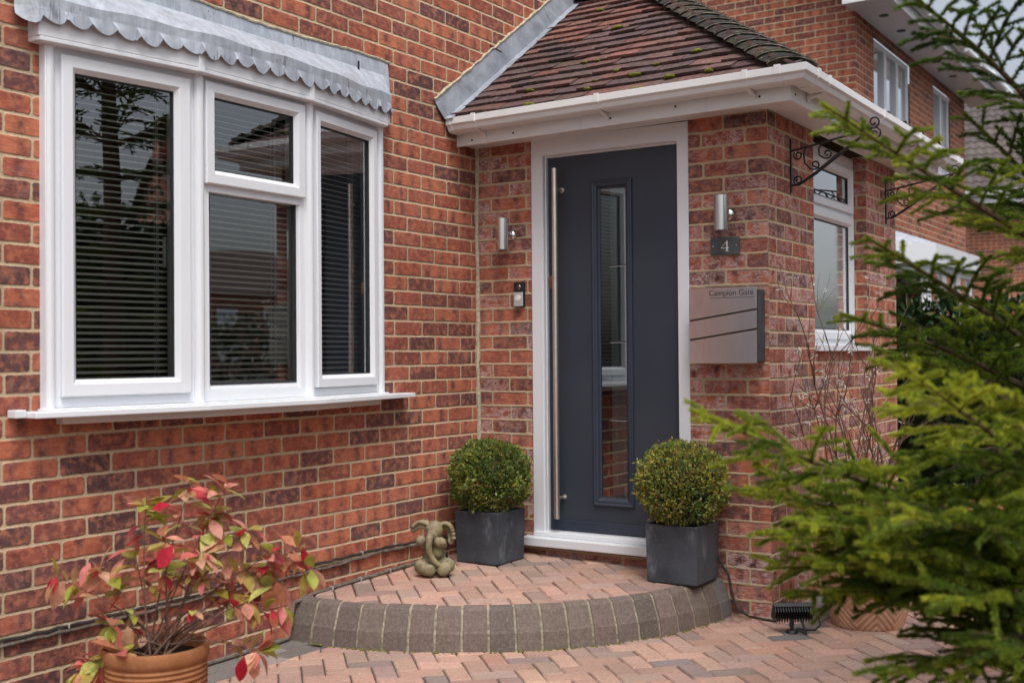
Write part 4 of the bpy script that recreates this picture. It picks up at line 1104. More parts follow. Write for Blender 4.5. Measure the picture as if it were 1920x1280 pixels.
c4 = cable('wall_cable', 'thin black cable dropping from the planter to the floodlight', [(-0.010,-1.40,0.27),(-0.012,-1.455,0.195),(-0.014,-1.478,0.09),(-0.016,-1.50,0.03),(-0.025,-1.56,0.008),(-0.045,-1.64,0.006),(-0.06,-1.70,0.006),(-0.09,-1.755,0.035)], 0.0058, M_cable, 0.002)
m2 = MB()
for xx, zz in ((-2.62,0.289),(-2.1,0.294),(-1.6,0.300),(-1.3,0.306),(-1.0,0.312),(-0.75,0.315)):
    pass
for xx, zz in ((-2.62,0.292),(-1.6,0.302),(-1.0,0.316),(-0.75,0.319)):
    m3 = MB(); m3.box(xx-0.0022,xx+0.0022,-0.020,-0.004,zz-0.007,zz+0.009); m3.build('cable_clip', M_silver, c1)
for xx, zz in ((-1.22,0.187),(-1.02,0.195),(-0.80,0.20)):
    m3 = MB(); m3.box(xx-0.0025,xx+0.0025,-0.027,-0.004,zz-0.010,zz+0.010); m3.build('cable_clip', M_silver, c3)
m2 = MB(); m2.tube([(-2.0,-0.007,2.932+0.0) if False else (0.14,-0.004,2.985),(0.24,-0.012,2.966),(0.33,-0.010,2.952)], 0.004, 5)
tag(m2.build('wall_wire', M_greytwig), 'short loose wire in the brick joint above the porch flashing', 'wire')

# ------------------------------------------------------------------ planters with clipped box balls
def leaf_cloud(points, normals, length, width, cols, jitter=0.8, fold=0.0):
    """quads (diamond leaves) at points, roughly facing outwards along normals"""
    n_ = len(points); pts = np.asarray(points, float); nr = np.asarray(normals, float)
    d = nr + rng.normal(0, jitter, (n_,3)); d /= np.linalg.norm(d,axis=1)[:,None]+1e-9
    r = rng.normal(0,1,(n_,3)); s = np.cross(d, r); s /= np.linalg.norm(s,axis=1)[:,None]+1e-9
    L_ = (np.asarray(length)*rng.uniform(.7,1.25,n_))[:,None]; W_ = (np.asarray(width)*rng.uniform(.7,1.25,n_))[:,None]
    v = np.stack([pts, pts+d*L_*0.45+s*W_*0.5, pts+d*L_, pts+d*L_*0.45-s*W_*0.5], axis=1).reshape(-1,3)
    c = np.repeat(np.asarray(cols), 4, axis=0)
    return v, c
def box_ball(label, c, r, hz, tint, seed):
    global rng
    rng = np.random.default_rng(seed)
    root = thing('box_ball', label, 'shrub', (c[0],c[1],c[2]), 'clipped box balls either side of the door')
    n_ = 15000
    u = rng.normal(0,1,(n_,3)); u /= np.linalg.norm(u,axis=1)[:,None]
    lump = np.array([mnoise.noise(Vector(tuple(q*3.1+seed))) for q in u])*0.17 + np.array([mnoise.noise(Vector(tuple(q*8.0+seed))) for q in u])*0.085
    rad = (1+lump)*rng.uniform(0.74,1.0,n_)**0.5
    cz = c[2]+hz
    rad = np.where(rng.uniform(0,1,n_) < 0.07, rad*rng.uniform(1.02,1.10,n_), rad)
    low = np.clip((-u[:,2]-0.35)/0.65, 0, 1)
    keep = rng.uniform(0,1,n_) > low*0.85
    p = u*rad[:,None]*np.array([r,r,hz*1.0]); p[:,2] = np.where(p[:,2] < -hz*0.78, -hz*0.78+(p[:,2]+hz*0.78)*0.4, p[:,2])
    p += np.array([c[0],c[1],cz-0.01])
    tone = np.array([mnoise.noise(Vector(tuple(q*2.3+seed*2))) for q in u])
    f = rng.uniform(0,1,n_)
    g1 = np.array([0.14,0.20,0.04]); g2 = np.array([0.36,0.37,0.07]); g3 = np.array([0.40,0.26,0.09]); g4 = np.array([0.09,0.16,0.065])
    w2 = np.clip(0.45+tone*1.0+tint,0,1)[:,None]
    col = g1*(1-w2)+g2*w2
    rust = (f > 0.90-0.22*np.clip(tone+tint,0,1))[:,None]; col = np.where(rust, g3*rng.uniform(.6,1.2,(n_,1)), col)
    col = np.where((f < 0.2)[:,None], g4, col)*rng.uniform(.75,1.3,(n_,1))
    v, cc = leaf_cloud(p[keep], (u*np.array([1,1,1.0])+np.array([0,0,0.5]))[keep], 0.019, 0.0105, col[keep])
    big_mesh('foliage', v, 4, cc, M_leaf, root)
    # inner dark fill and twigs at the base
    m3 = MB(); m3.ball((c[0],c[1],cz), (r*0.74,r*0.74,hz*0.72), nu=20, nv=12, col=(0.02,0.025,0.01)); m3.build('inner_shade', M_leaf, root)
    m3 = MB()
    for _ in range(150):
        a = random.uniform(0,6.28); q = random.uniform(0.2,0.62)*r; q2 = random.uniform(0.55,0.92)*r; a2 = a+random.uniform(-.4,.4)
        z1 = cz-hz*random.uniform(0.25,0.6)
        m3.tube([(c[0]+q*math.cos(a)*.6,c[1]+q*math.sin(a)*.6,c[2]-0.01),(c[0]+q*math.cos(a)*1.1,c[1]+q*math.sin(a)*1.1,c[2]+0.03),(c[0]+q2*math.cos(a2),c[1]+q2*math.sin(a2),z1)], [0.0025,0.002,0.0008], 5)
    m3.build('stem', M_greytwig, root)
def planter(label, x0, y0, z, s=0.26, h=0.262):
    r = thing('cube_planter', label, 'planter', (x0+s/2,y0+s/2,z), 'slate grey cube planters beside the door')
    m2 = MB(); cx, cy = x0+s/2, y0+s/2; b_ = s/2-0.006; t_ = s/2; wl = 0.014
    def sq(a, zz): return [(cx-a,cy-a,zz),(cx+a,cy-a,zz),(cx+a,cy+a,zz),(cx-a,cy+a,zz)]
    loops = [sq(b_-0.003,z),sq(b_,z+0.004),sq(t_,z+h-0.003),sq(t_-0.003,z+h),sq(t_-wl,z+h),sq(t_-wl,z+h-0.03)]
    vs = [q for l in loops for q in l]; fs = [(i*4+q,i*4+(q+1)%4,i*4+4+(q+1)%4,i*4+4+q) for i in range(5) for q in range(4)]+[(3,2,1,0)]
    m2.add(vs, fs); m2.build('pot_body', M_planter, r, bevel=0.003)
    m2 = MB(); vs = []
    G_ = 10
    for i in range(G_+1):
        for j in range(G_+1): vs.append((cx-(t_-wl)+2*(t_-wl)*i/G_, cy-(t_-wl)+2*(t_-wl)*j/G_, z+h-0.022+random.uniform(-.004,.006)))
    m2.add(vs, [(i*(G_+1)+j,(i+1)*(G_+1)+j,(i+1)*(G_+1)+j+1,i*(G_+1)+j+1) for i in range(G_) for j in range(G_)]); m2.build('soil', M_soil, r)
    return cx, cy, z+h
cx, cy, cz = planter('slate grey cube planter in the corner left of the door', -0.425, -0.405, 0.199)
box_ball('round green clipped box ball left of the door', (cx,cy,cz-0.015), 0.203, 0.186, -0.2, 3)
cx, cy, cz = planter('slate grey cube planter at the step edge right of the door', -0.322, -1.432, 0.181, 0.262, 0.272)
box_ball('round yellowish clipped box ball right of the door', (cx,cy,cz-0.015), 0.212, 0.200, 0.3, 8)

# ------------------------------------------------------------------ elephant ornament
def elephant(base, face):
    f = Vector((face[0],face[1],0)).normalized(); rt = Vector((-f.y, f.x, 0)) ; rt = Vector((0,0,1)).cross(f) if False else Vector((-f.y*-1, f.x*-1, 0))
    # rt: to the viewer's right when looking at its face
    rt = Vector((f.y*-1, f.x, 0))*1.0
    if rt.dot(cR) < 0: rt = -rt
    B = Vector(base)
    def W(x, y, z): return B + rt*(x*0.01) + f*(y*0.01) + Vector((0,0,z*0.01))
    Mx = Matrix((( rt.x, f.x, 0),(rt.y, f.y, 0),(0,0,1)))
    def ell(m2, c, r, rot=None):
        m = Mx.to_4x4()
        if rot: m = m @ rot
        m2.ball(W(*c), tuple(q*0.01 for q in r), M=m, nu=24, nv=16)
    m2 = MB()
    ell(m2, (-0.4,-1.5,9.2), (5.6,5.2,7.6)); ell(m2, (-0.3,-1.0,5.2), (6.6,5.2,4.8)); ell(m2, (-0.2,0.2,15.6), (4.6,4.2,4.2))
    ell(m2, (0.1,1.6,21.4), (4.2,4.2,4.6)); ell(m2, (0.3,2.6,23.2), (3.0,3.0,2.6)); ell(m2, (-0.6,4.0,19.4), (2.7,2.6,2.8))
    # trunk
    tp = [(-0.9,5.0,20.6),(-1.7,7.2,17.4),(-2.0,7.6,14.0),(-1.4,7.3,10.6),(0.2,7.4,7.9),(2.2,7.8,6.0),(3.5,8.4,5.2)]
    fine_ = []
    for i in range(len(tp)-1):
        for q in range(6): fine_.append(tuple(tp[i][z]+(tp[i+1][z]-tp[i][z])*q/6 for z in range(3)))
    fine_.append(tp[-1]); rr = [0.0185*(1-0.42*i/len(fine_))*(1+0.055*(1 if i % 2 else -1)) for i in range(len(fine_))]
    m2.tube([W(*q) for q in fine_], rr, 14)
    # ears: cupped fans
    for sgn, pts in ((-1, None), (1, None)):
        for q in range(9):
            a = q/8
            if sgn < 0:
                c = (-3.6-6.6*a, 0.6-0.4*a, 24.2+1.6*math.sin(a*2.2)-2.6*a*a); r = (1.5,0.75+0.2*a,2.9-1.2*a)
                ell(m2, (c[0],c[1],c[2]-1.0-0.6*a), (r[0],0.7,r[2]))
                ell(m2, c, (1.5,2.3-0.8*a,0.9))
            else:
                c = (3.6+5.6*math.sin(a*1.5), 0.6-0.3*a, 24.0+1.0*math.sin(a*3)-7.0*a**2.0); 
                ell(m2, c, (1.3,2.2-0.6*a,1.1))
                ell(m2, (c[0]-1.2*a-0.2,-0.9,c[2]-1.2), (1.6,0.7,2.2))
    # arms with round feet held under the cheeks
    for sx, c in ((-1,(-6.0,4.6,16.6)),(1,(3.3,5.4,15.9))):
        m2.tube([W(sx*4.2,0.8,13.6),W((sx*4.6+c[0])/2,3.0,15.2),W(*c)], [0.021,0.022,0.024], 12)
        ell(m2, c, (2.5 if sx < 0 else 3.1,2.6,2.5 if sx < 0 else 2.5))
    # legs stretched forward
    m2.tube([W(-4.6,-0.6,4.0),W(-6.0,3.0,3.9),W(-3.0,6.0,3.0),W(-1.6,7.4,2.9)], [0.034,0.038,0.031,0.028], 14); ell(m2, (-1.6,7.4,2.9), (3.0,2.2,2.85))
    m2.tube([W(4.4,-0.6,4.2),W(6.4,2.6,4.4),W(5.6,5.4,3.6),W(4.9,7.2,3.4)], [0.034,0.038,0.034,0.032], 14); ell(m2, (4.9,7.2,3.35), (3.2,2.2,3.3))
    ell(m2, (1.8,3.2,11.0), (2.6,2.4,3.6))
    o = m2.build('elephant_statue', M_stone, smooth=True)
    o.location = B; me = o.data
    for v in me.vertices: v.co -= B
    md = o.modifiers.new('melt','REMESH'); md.mode = 'VOXEL'; md.voxel_size = 0.0026; md.use_smooth_shade = True
    sm = o.modifiers.new('soften','SMOOTH'); sm.factor = 0.5; sm.iterations = 3
    return tag(o, 'small mossy stone elephant sitting on the step by the wall', 'ornament')
elephant((-0.735,-0.245,0.197), (-0.86,-0.50))
m2 = MB(); m2.ball((-0.50,-0.10,0.235), (0.03,0.05,0.035), nu=10, nv=6); m2.tube([(-0.52,-0.06,0.21),(-0.50,-0.10,0.26),(-0.49,-0.14,0.21)], 0.006, 6)
tag(m2.build('cable_connector', M_blackplastic), 'black cable connector tucked between elephant and planter', 'connector')

# ------------------------------------------------------------------ floodlight
fb = Vector((-0.205,-1.835,0.0))
fld = thing('floodlight', 'small black finned floodlight on the paving by the porch corner', 'floodlight', fb)
m2 = MB(); m2.lathe([(0,0.012),(0.022,0.012),(0.026,0.006),(0.028,0.0),(0,0)], fb, 16); m2.tube([fb+Vector((0,0,0.01)),fb+Vector((0,0,0.055))], 0.008, 10); m2.tube([fb+Vector((0,0,0.03)),fb+Vector((0,0,0.06))], 0.011, 10)
m2.tube([fb+Vector((0.02,-0.035,0.06)),fb+Vector((0.01,-0.06,0.012)),fb+Vector((-0.02,-0.075,0.006)),fb+Vector((-0.012,-0.03,0.02))], 0.005, 7)
m2.build('stand', M_blackplastic, fld)
hx = Matrix.Translation(fb+Vector((0.015,0.0,0.094))) @ Matrix.Rotation(R_(32.7),4,'Z') @ Matrix.Rotation(R_(-38),4,'Y')
# local: x thickness (front = +x), y width, z height
m2 = MB(); m2.box(-0.010,0.014,-0.092,0.092,-0.042,0.042, M=hx); hd_ = m2.build('housing', M_blackplastic, fld, bevel=0.004)
m2 = MB()
for q in range(15):
    yy = -0.084+q*0.012; m2.box(-0.036,-0.010,yy,yy+0.004,-0.036,0.036, M=hx)
m2.build('cooling_fin', M_blackplastic, hd_)
m2 = MB(); m2.box(0.014,0.0155,-0.084,0.084,-0.036,0.036, M=hx); m2.build('lens', M_glass, hd_)
m2 = MB(); m2.tube([tuple(fb+Vector(q)) for q in ((0.03,-0.085,0.09),(0.02,-0.115,0.08),(0.02,-0.125,0.045),(0.02,-0.10,0.02),(0.02,-0.06,0.015),(0.01,-0.02,0.02))], 0.0045, 7); m2.build('lead_cord', M_cable, fld)

# ------------------------------------------------------------------ plants in terracotta
def leaf_mesh(mb, base, d, nrm, L_, W_, col, bend=0.25, fold=0.25):
    d = Vector(d).normalized(); nrm = Vector(nrm); nrm = (nrm-d*nrm.dot(d)); nrm = nrm.normalized() if nrm.length > 1e-5 else d.orthogonal().normalized(); s = d.cross(nrm)
    prof = [(0.0,0.05),(0.12,0.28),(0.32,0.78),(0.52,1.0),(0.72,0.82),(0.88,0.42),(1.0,0.02)]
    vs = []; fs = []
    for u, w_ in prof:
        c = Vector(base)+d*(L_*u)-nrm*(bend*L_*u*u); h = W_*0.5*w_
        vs += [c+s*h+nrm*(fold*h), c, c-s*h+nrm*(fold*h)]
    for i in range(len(prof)-1):
        fs += [(i*3,i*3+1,i*3+4,i*3+3),(i*3+1,i*3+2,i*3+5,i*3+4)]
    mb.add(vs, fs, col, smooth=True)

PC = Vector((-2.688,-0.560,0.0))
pot = thing('terracotta_pot', 'ribbed orange terracotta pot at the bottom left by the wall', 'plant pot', PC)
prof = [(0.0,0.0),(0.120,0.0)]
for i in range(121):
    z = 0.004+0.26*i/120; r = 0.122+0.040*math.sin(min(1,i/90)*math.pi/2)+0.0028*math.sin(i/120*2*math.pi*15)
    prof.append((r,z))
prof += [(0.166,0.268),(0.170,0.280),(0.170,0.306),(0.166,0.313),(0.156,0.313),(0.153,0.300),(0.150,0.27)]
m2 = MB(); m2.lathe(prof, PC, 64); m2.build('pot_body', M_terra, pot)
m2 = MB(); m2.lathe([(0,0.275),(0.06,0.279),(0.12,0.272),(0.160,0.274)], PC, 24); m2.build('soil', M_soil, pot)
shrub = thing('red_leaf_shrub', 'leafy shrub turning red and pink in the ribbed orange pot', 'shrub', PC+Vector((0,0,0.275)))
stems = MB(); lv = MB()
LC = [(0.34,0.36,0.065),(0.42,0.44,0.13),(0.30,0.25,0.04),(0.50,0.20,0.12),(0.60,0.17,0.16),(0.62,0.28,0.22),(0.62,0.36,0.26),(0.50,0.03,0.055),(0.22,0.03,0.04),(0.44,0.33,0.09),(0.46,0.26,0.14)]
def cpx(x, y, d): return cam_p + (cF + cR*((x-960)/2185.6) - cU*((y-640)/2185.6))*d
random.seed(21)
S0 = PC+Vector((0,0,0.285))
# stem ends, laid out in metres around the pot: (right, away, up) relative to the soil
tipsr = [(0.235,0.02,0.55),(0.10,0.05,0.56),(-0.03,0.0,0.50),(0.17,0.08,0.46),(0.06,-0.10,0.40),(-0.09,0.06,0.33),(-0.21,0.03,0.27),(-0.33,0.0,0.25),(0.17,-0.05,0.34),(0.30,0.02,0.40),
         (0.39,0.0,0.33),(0.47,0.04,0.34),(0.52,0.02,0.27),(0.33,-0.08,0.18),(0.36,-0.10,0.02),(0.38,0.02,0.20),(-0.13,-0.06,0.10),(-0.09,-0.10,0.02),(-0.20,-0.05,-0.04),(0.28,0.05,0.26),(0.05,0.06,0.25),(0.44,-0.05,0.16),(-0.26,-0.02,-0.07)]
away = Vector((cF.x,cF.y,0)).normalized(); rgt = Vector((cR.x,cR.y,0)).normalized()
for ti, (a, b, c_) in enumerate(tipsr):
    a *= 1.0; tip = S0+rgt*a+away*b+Vector((0,0,c_))
    st0 = S0+rgt*random.uniform(-.05,.05)+away*random.uniform(-.05,.05)-Vector((0,0,0.02))
    m1 = st0+(tip-st0)*0.35+Vector((0,0,0.09 if c_ > 0.15 else 0.12))*0.6+rgt*random.uniform(-.03,.03)
    m2_ = st0+(tip-st0)*0.7+Vector((0,0,0.05 if c_ > 0.15 else 0.08))*0.6+rgt*random.uniform(-.02,.02)
    pts = []
    for q in range(13):
        t_ = q/12; pts.append(st0*(1-t_)**3+m1*3*t_*(1-t_)**2+m2_*3*t_*t_*(1-t_)+tip*t_**3)
    stems.tube(pts, [0.0042*(1-0.75*q/12) for q in range(13)], 6)
    dirn = (pts[-1]-pts[-3]).normalized()
    nl = random.randint(13,19)
    for q in range(nl):
        far = random.random() < 0.62
        t_ = 1.0 - (random.uniform(0,0.10) if far else random.uniform(0.10,0.42))
        ix = min(11,int(t_*12)); base = pts[ix]+(pts[ix+1]-pts[ix])*(t_*12-ix)
        an = random.uniform(0,6.28); o1 = dirn.orthogonal().normalized(); o2 = dirn.cross(o1)
        rad = o1*math.cos(an)+o2*math.sin(an)
        d = rad*1.0+dirn*random.uniform(-0.1,0.7)+Vector((0,0,random.uniform(-0.75,0.35)))
        c = random.choices(LC, [4,5,2,5,5,5,3,2.4,1.2,4,3])[0]; c = sc(c,.85,1.2)
        L_ = random.uniform(0.058,0.105)
        leaf_mesh(lv, base, d, Vector((0,0,1))+rad*0.3+Vector((random.uniform(-.6,.6),random.uniform(-.6,.6),0)), L_, L_*random.uniform(.38,.5), c, random.uniform(.05,.45), random.uniform(.05,.45))
    # side twig
    if random.random() < 0.6:
        b0 = pts[7]; b1 = b0+Vector((random.uniform(-.09,.09),random.uniform(-.09,.09),random.uniform(-.02,.1))); stems.tube([b0,(b0+b1)/2+Vector((0,0,0.012)),b1], [0.0022,0.0017,0.001], 5)
        for q in range(5):
            leaf_mesh(lv, b1, Vector((random.uniform(-1,1),random.uniform(-1,1),random.uniform(-.7,.5))), Vector((random.uniform(-.4,.4),random.uniform(-.4,.4),1)), random.uniform(.04,.07), random.uniform(.018,.03), random.choice(LC), random.uniform(.05,.4), random.uniform(.05,.4))
# two big crimson leaves
leaf_mesh(lv, cpx(325,1022,3.62), rgt*-0.5+Vector((0,0,-1))*0.7, -away+Vector((0,0,0.4)), 0.085, 0.055, (0.60,0.035,0.07), 0.05, 0.25)
leaf_mesh(lv, cpx(458,1228,3.60), Vector((0,0,-1))+rgt*-0.2, -away, 0.085, 0.04, (0.40,0.01,0.03), 0.1, 0.3)
leaf_mesh(lv, cpx(318,945,3.8), rgt*-0.9+Vector((0,0,-0.2)), -away+Vector((0,0,0.6)), 0.06, 0.03, (0.55,0.02,0.05), 0.1, 0.3)
shr_s = stems.build('stem', M_twig, shrub); lv.build('foliage', M_redleaf, shrub, recalc=False)

# big basket-weave pot and its bare flowering shrub
BP = Vector((0.135,-2.075,0.0))
bp = thing('basketweave_pot', 'large pale terracotta pot with woven pattern behind the spruce', 'plant pot', BP)
def bw_r(z): return 0.155+0.085*(z/0.40)**0.8
m2 = MB(); vs = []; NZ, NA = 110, 300
for i in range(NZ+1):
    z = 0.40*i/NZ
    for kx in range(NA):
        an = 2*math.pi*kx/NA
        u = an/(2*math.pi)*12; v_ = z/0.40*4
        cell = (math.floor(u)+math.floor(v_)) % 2
        fu, fv = u%1, v_%1
        q = (fu+fv) if cell else (fu-fv)
        rr = bw_r(z)+0.007*abs(math.sin(q*math.pi*3))**0.6-0.004
        if z > 0.345: rr = bw_r(z)+0.006
        vs.append((BP.x+rr*math.cos(an),BP.y+rr*math.sin(an),z))
fs = [(i*NA+kx,i*NA+(kx+1)%NA,(i+1)*NA+(kx+1)%NA,(i+1)*NA+kx) for i in range(NZ) for kx in range(NA)]+[tuple(range(NA-1,-1,-1))]
m2.add(vs, fs, smooth=True); m2.lathe([(bw_r(.4)+.006,0.40),(bw_r(.4)+.016,0.402),(bw_r(.4)+.018,0.43),(bw_r(.4)+.010,0.437),(bw_r(.4)-.012,0.437),(bw_r(.4)-.014,0.40)], BP, 48); m2.build('pot_body', M_terra2, bp)
m2 = MB(); m2.lathe([(0,0.412),(0.1,0.416),(bw_r(.4)-.013,0.408)], BP, 24); m2.build('soil', M_soil, bp)
tw = thing('twiggy_shrub', 'bare twiggy shrub with small white star flowers against the porch', 'shrub', BP+Vector((0,0,0.41)))
random.seed(5)
m2 = MB(); fl_ = MB()
def grow(p, d, L_, r, depth):
    pts = [Vector(p)]; d = Vector(d).normalized(); n_ = 7
    for q in range(n_):
        d = (d+Vector((random.gauss(0,.10),random.gauss(0,.10),random.gauss(0.03,.07)))).normalized(); pts.append(pts[-1]+d*(L_/n_))
    m2.tube(pts, [r*(1-0.65*q/n_) for q in range(n_+1)], 5)
    if depth > 0:
        for q in range(random.randint(2,4)):
            ix = random.randint(2,n_); dd = (d+Vector((random.gauss(0,.5),random.gauss(0,.5),random.uniform(-.1,.4)))).normalized(); grow(pts[ix], dd, L_*random.uniform(.3,.55), r*0.5, depth-1)
    if random.random() < 0.36:
        ix = random.randint(1,n_); c = pts[ix]
        for q in range(7):
            leaf_mesh(fl_, c, Vector((random.uniform(-1,1),random.uniform(-1,1),random.uniform(-.6,1))), Vector((random.uniform(-1,1),random.uniform(-1,1),1)), random.uniform(.016,.026), 0.006, (0.75,0.72,0.68), 0.2, 0.2)
for q in range(17):
    an = random.uniform(0,6.28); lean = random.uniform(0.05,0.42)
    dv = Vector((math.cos(an)*lean*0.8, math.sin(an)*lean, 1.0)) + rgt*-0.10
    grow(BP+Vector((math.cos(an)*0.07,math.sin(an)*0.07,0.405)), dv, random.uniform(0.45,0.86), random.uniform(.0045,.0075), 2)
m2.build('branches', M_twig, tw); fl_.build('blossom', M_petal, tw, recalc=False)
# second terracotta pot further along
QP = Vector((1.62,-2.16,0.0))
qp = thing('terracotta_pot', 'smooth terracotta pot with rolled rim half hidden by spruce boughs', 'plant pot', QP)
m2 = MB(); m2.lathe([(0,0),(0.15,0.0),(0.17,0.03),(0.205,0.20),(0.215,0.30),(0.22,0.33),(0.238,0.335),(0.245,0.35),(0.245,0.385),(0.235,0.395),(0.215,0.395),(0.212,0.35)], QP, 48); m2.build('pot_body', M_terra, qp)
m2 = MB(); m2.lathe([(0,0.36),(0.1,0.365),(0.212,0.358)], QP, 24); m2.build('soil', M_soil, qp)

# leaf litter by the porch corner
m2 = MB(); random.seed(9)
for _ in range(70):
    x_, y_ = -0.03+random.gauss(0,0.06), -1.545+random.gauss(0,0.05)
    if x_ > -0.005 and y_ > -D: x_ = -0.02-abs(random.gauss(0,.05))
    leaf_mesh(m2, (x_,y_,0.004+random.uniform(0,.006)), (random.uniform(-1,1),random.uniform(-1,1),random.uniform(-.05,.2)), (0,0,1), random.uniform(.012,.035), random.uniform(.003,.008), (0.2,0.11,0.05), 0.1, 0.1)
o = m2.build('leaf_litter', M_drygrass, recalc=False); tag(o, 'dry brown leaf litter in the corner between kerb and porch', 'litter', kind='stuff')

# ------------------------------------------------------------------ hedge at the side boundary
hed = thing('laurel_hedge', 'dark glossy laurel hedge between the two houses', 'hedge', (4.75,-2.2,0))
rng = np.random.default_rng(4)
n_ = 16000
hx_ = 4.45+np.abs(rng.normal(0,0.12,n_)); hy = rng.uniform(-6.0,1.2,n_); hz_ = rng.uniform(0.0,1.60,n_)
topm = rng.uniform(0,1,n_) < 0.25; hz_ = np.where(topm, 1.60+rng.normal(0,0.05,n_), hz_); hx_ = np.where(topm, rng.uniform(4.45,5.1,n_), hx_)
lump = np.array([mnoise.noise(Vector((0,a*1.5,b*2.0))) for a, b in zip(hy,hz_)]); hx_ -= lump*0.14
pp = np.stack([hx_,hy,hz_],1); nn = np.tile(np.array([-0.9,-0.1,0.5]),(n_,1))
base = np.array([0.022,0.05,0.016]); lite = np.array([0.16,0.19,0.07])
f_ = rng.uniform(0,1,n_)[:,None]; cc_ = np.where(f_ > 0.86, lite, base)*rng.uniform(.6,1.4,(n_,1))
v_, c_ = leaf_cloud(pp, nn, 0.085, 0.042, cc_, 0.6); big_mesh('foliage', v_, 4, c_, M_laurel, hed)
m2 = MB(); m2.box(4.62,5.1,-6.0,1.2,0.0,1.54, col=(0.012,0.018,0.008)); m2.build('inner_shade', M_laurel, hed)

rh = thing('road_hedge', 'tall dark hedge along the road, mirrored in the left casement', 'hedge', (-0.6,-7.3,0))
n_ = 9000
hx_ = rng.uniform(-3.4,1.7,n_); hz_ = rng.uniform(0,2.75,n_)+rng.normal(0,.05,n_); hy = -7.0+np.abs(rng.normal(0,.14,n_))*-1
lump = np.array([mnoise.noise(Vector((a*1.3,0,b*1.6))) for a, b in zip(hx_,hz_)]); hy += lump*0.3
pp = np.stack([hx_,hy,hz_+lump*0.25],1)
cc_ = np.array([0.03,0.055,0.018])*rng.uniform(.5,1.6,(n_,1))
v_, c_ = leaf_cloud(pp, np.tile(np.array([0,0.8,0.5]),(n_,1)), 0.11, 0.06, cc_, 0.7); big_mesh('foliage', v_, 4, c_, M_laurel, rh)
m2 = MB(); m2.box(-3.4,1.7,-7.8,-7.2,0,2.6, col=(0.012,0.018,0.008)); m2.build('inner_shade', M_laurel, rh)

fhd = thing('far_hedge', 'distant bushy hedge line, mirrored low in the middle of the bay', 'hedge', (30,-34,0))
n_ = 7000
tt_ = rng.uniform(-12,12,n_); hz_ = rng.uniform(0,1,n_)
hgt = np.array([2.6+1.6*mnoise.noise(Vector((a*0.35,3.0,0))) for a in tt_]); hz_ = hz_*hgt
pp = np.stack([30+tt_*0.72, -34+tt_*0.69, hz_],1); pp += rng.normal(0,.25,(n_,3))
v_, c_ = leaf_cloud(pp, np.tile(np.array([-0.7,0.7,0.4]),(n_,1)), 0.34, 0.22, np.array([0.045,0.06,0.025])*rng.uniform(.5,1.8,(n_,1)), 0.8); big_mesh('foliage', v_, 4, c_, M_laurel, fhd)

# ------------------------------------------------------------------ neighbouring house
nh = thing('neighbour_house', 'two storey brick house next door with white soffit and bay', 'house', (6.82,-0.1,0))
NX0, NX1, NYF, NZ_ = 6.82, 12.10, -0.10, 4.80
mb = MB()
wins = [(7.50,9.02,3.55,4.66),(10.22,11.16,3.55,4.66)]
wall_with_holes(mb, 'x', NYF, NX0, NX1, -0.05, NZ_, 0.0, wins)
wall_quad(mb, 'y', NX0, NYF, 7.5, -0.05, 8.2, 0.02); wall_quad(mb, 'y', NX1, NYF, 7.5, -0.05, NZ_, 0.0)
mb.build('house_wall', M_neigh, nh, recalc=False)
for (a0,a1,z0,z1) in wins:
    nl_ = 3 if a1-a0 > 1.2 else 2
    m2 = MB(); m2.ring((0,NYF,0), tX, nY, a0, a1, z0, z1, [(0,-0.09),(0,-0.015),(0.05,-0.015),(0.06,-0.03),(0.06,-0.09)])
    for q in range(1,nl_):
        xx = a0+(a1-a0)*q/nl_; m2.fbox((0,NYF,0), tX, nY, xx-0.05, xx+0.05, -0.08, -0.012, z0+0.05, z1-0.05)
    wf = m2.build('window', M_upvc, nh)
    m2 = MB(); m2.add([(a0+.05,NYF+.05,z0+.05),(a1-.05,NYF+.05,z0+.05),(a1-.05,NYF+.05,z1-.05),(a0+.05,NYF+.05,z1-.05)], [(0,1,2,3)]); m2.build('glass_pane', M_glass, wf, recalc=False)
    m2 = MB(); m2.box(a0+.03,a1-.03,NYF+0.12,NYF+0.13,z0,z0+0.72); m2.build('net_blind', M_curtain, wf)
    m2 = MB(); m2.box(a0-.02,a1+.02,NYF+0.35,NYF+0.36,z0-.2,z1+.1); m2.build('room_backing', M_roomwall, wf)
OV = 0.42
mb = MB()
for q in range(40):
    x0_ = 6.52+(12.6-6.52)*q/40; mb.box(x0_, x0_+0.148, NYF-OV, NYF+0.02, NZ_-0.010, NZ_)
mb.box(6.50,6.82,NYF+0.021,NYF+0.03,NZ_-0.012,NZ_-0.002)
sf = mb.build('soffit', M_eaves, nh)
m2 = MB()
for xx in (7.15,7.85,8.65,9.5,10.4,11.3):
    m2 = MB(); m2.lathe([(0,0),(0.045,0.0),(0.05,-0.004),(0.05,-0.008),(0,-0.008)], (xx,NYF-0.21,NZ_-0.0102), 14); m2.build('soffit_vent', M_blackplastic, sf)
mb = MB(); mb.box(6.50,12.62,NYF-OV-0.022,NYF-OV-0.001,NZ_-0.02,NZ_+0.17); mb.box(6.478,6.499,NYF-OV-0.022,NYF+0.03,NZ_-0.02,NZ_+0.30); mb.build('fascia_board', M_eaves, nh)
mb = MB(); mb.tube([(6.45,NYF-OV-0.08,NZ_+0.13),(12.7,NYF-OV-0.08,NZ_+0.13)], 0.058, 16)
for xx in np.arange(6.8,12.6,0.9): mb.box(xx,xx+0.03,NYF-OV-0.142,NYF-OV-0.02,NZ_+0.065,NZ_+0.2)
mb.build('gutter', M_eaves, nh)
mb = MB(); 
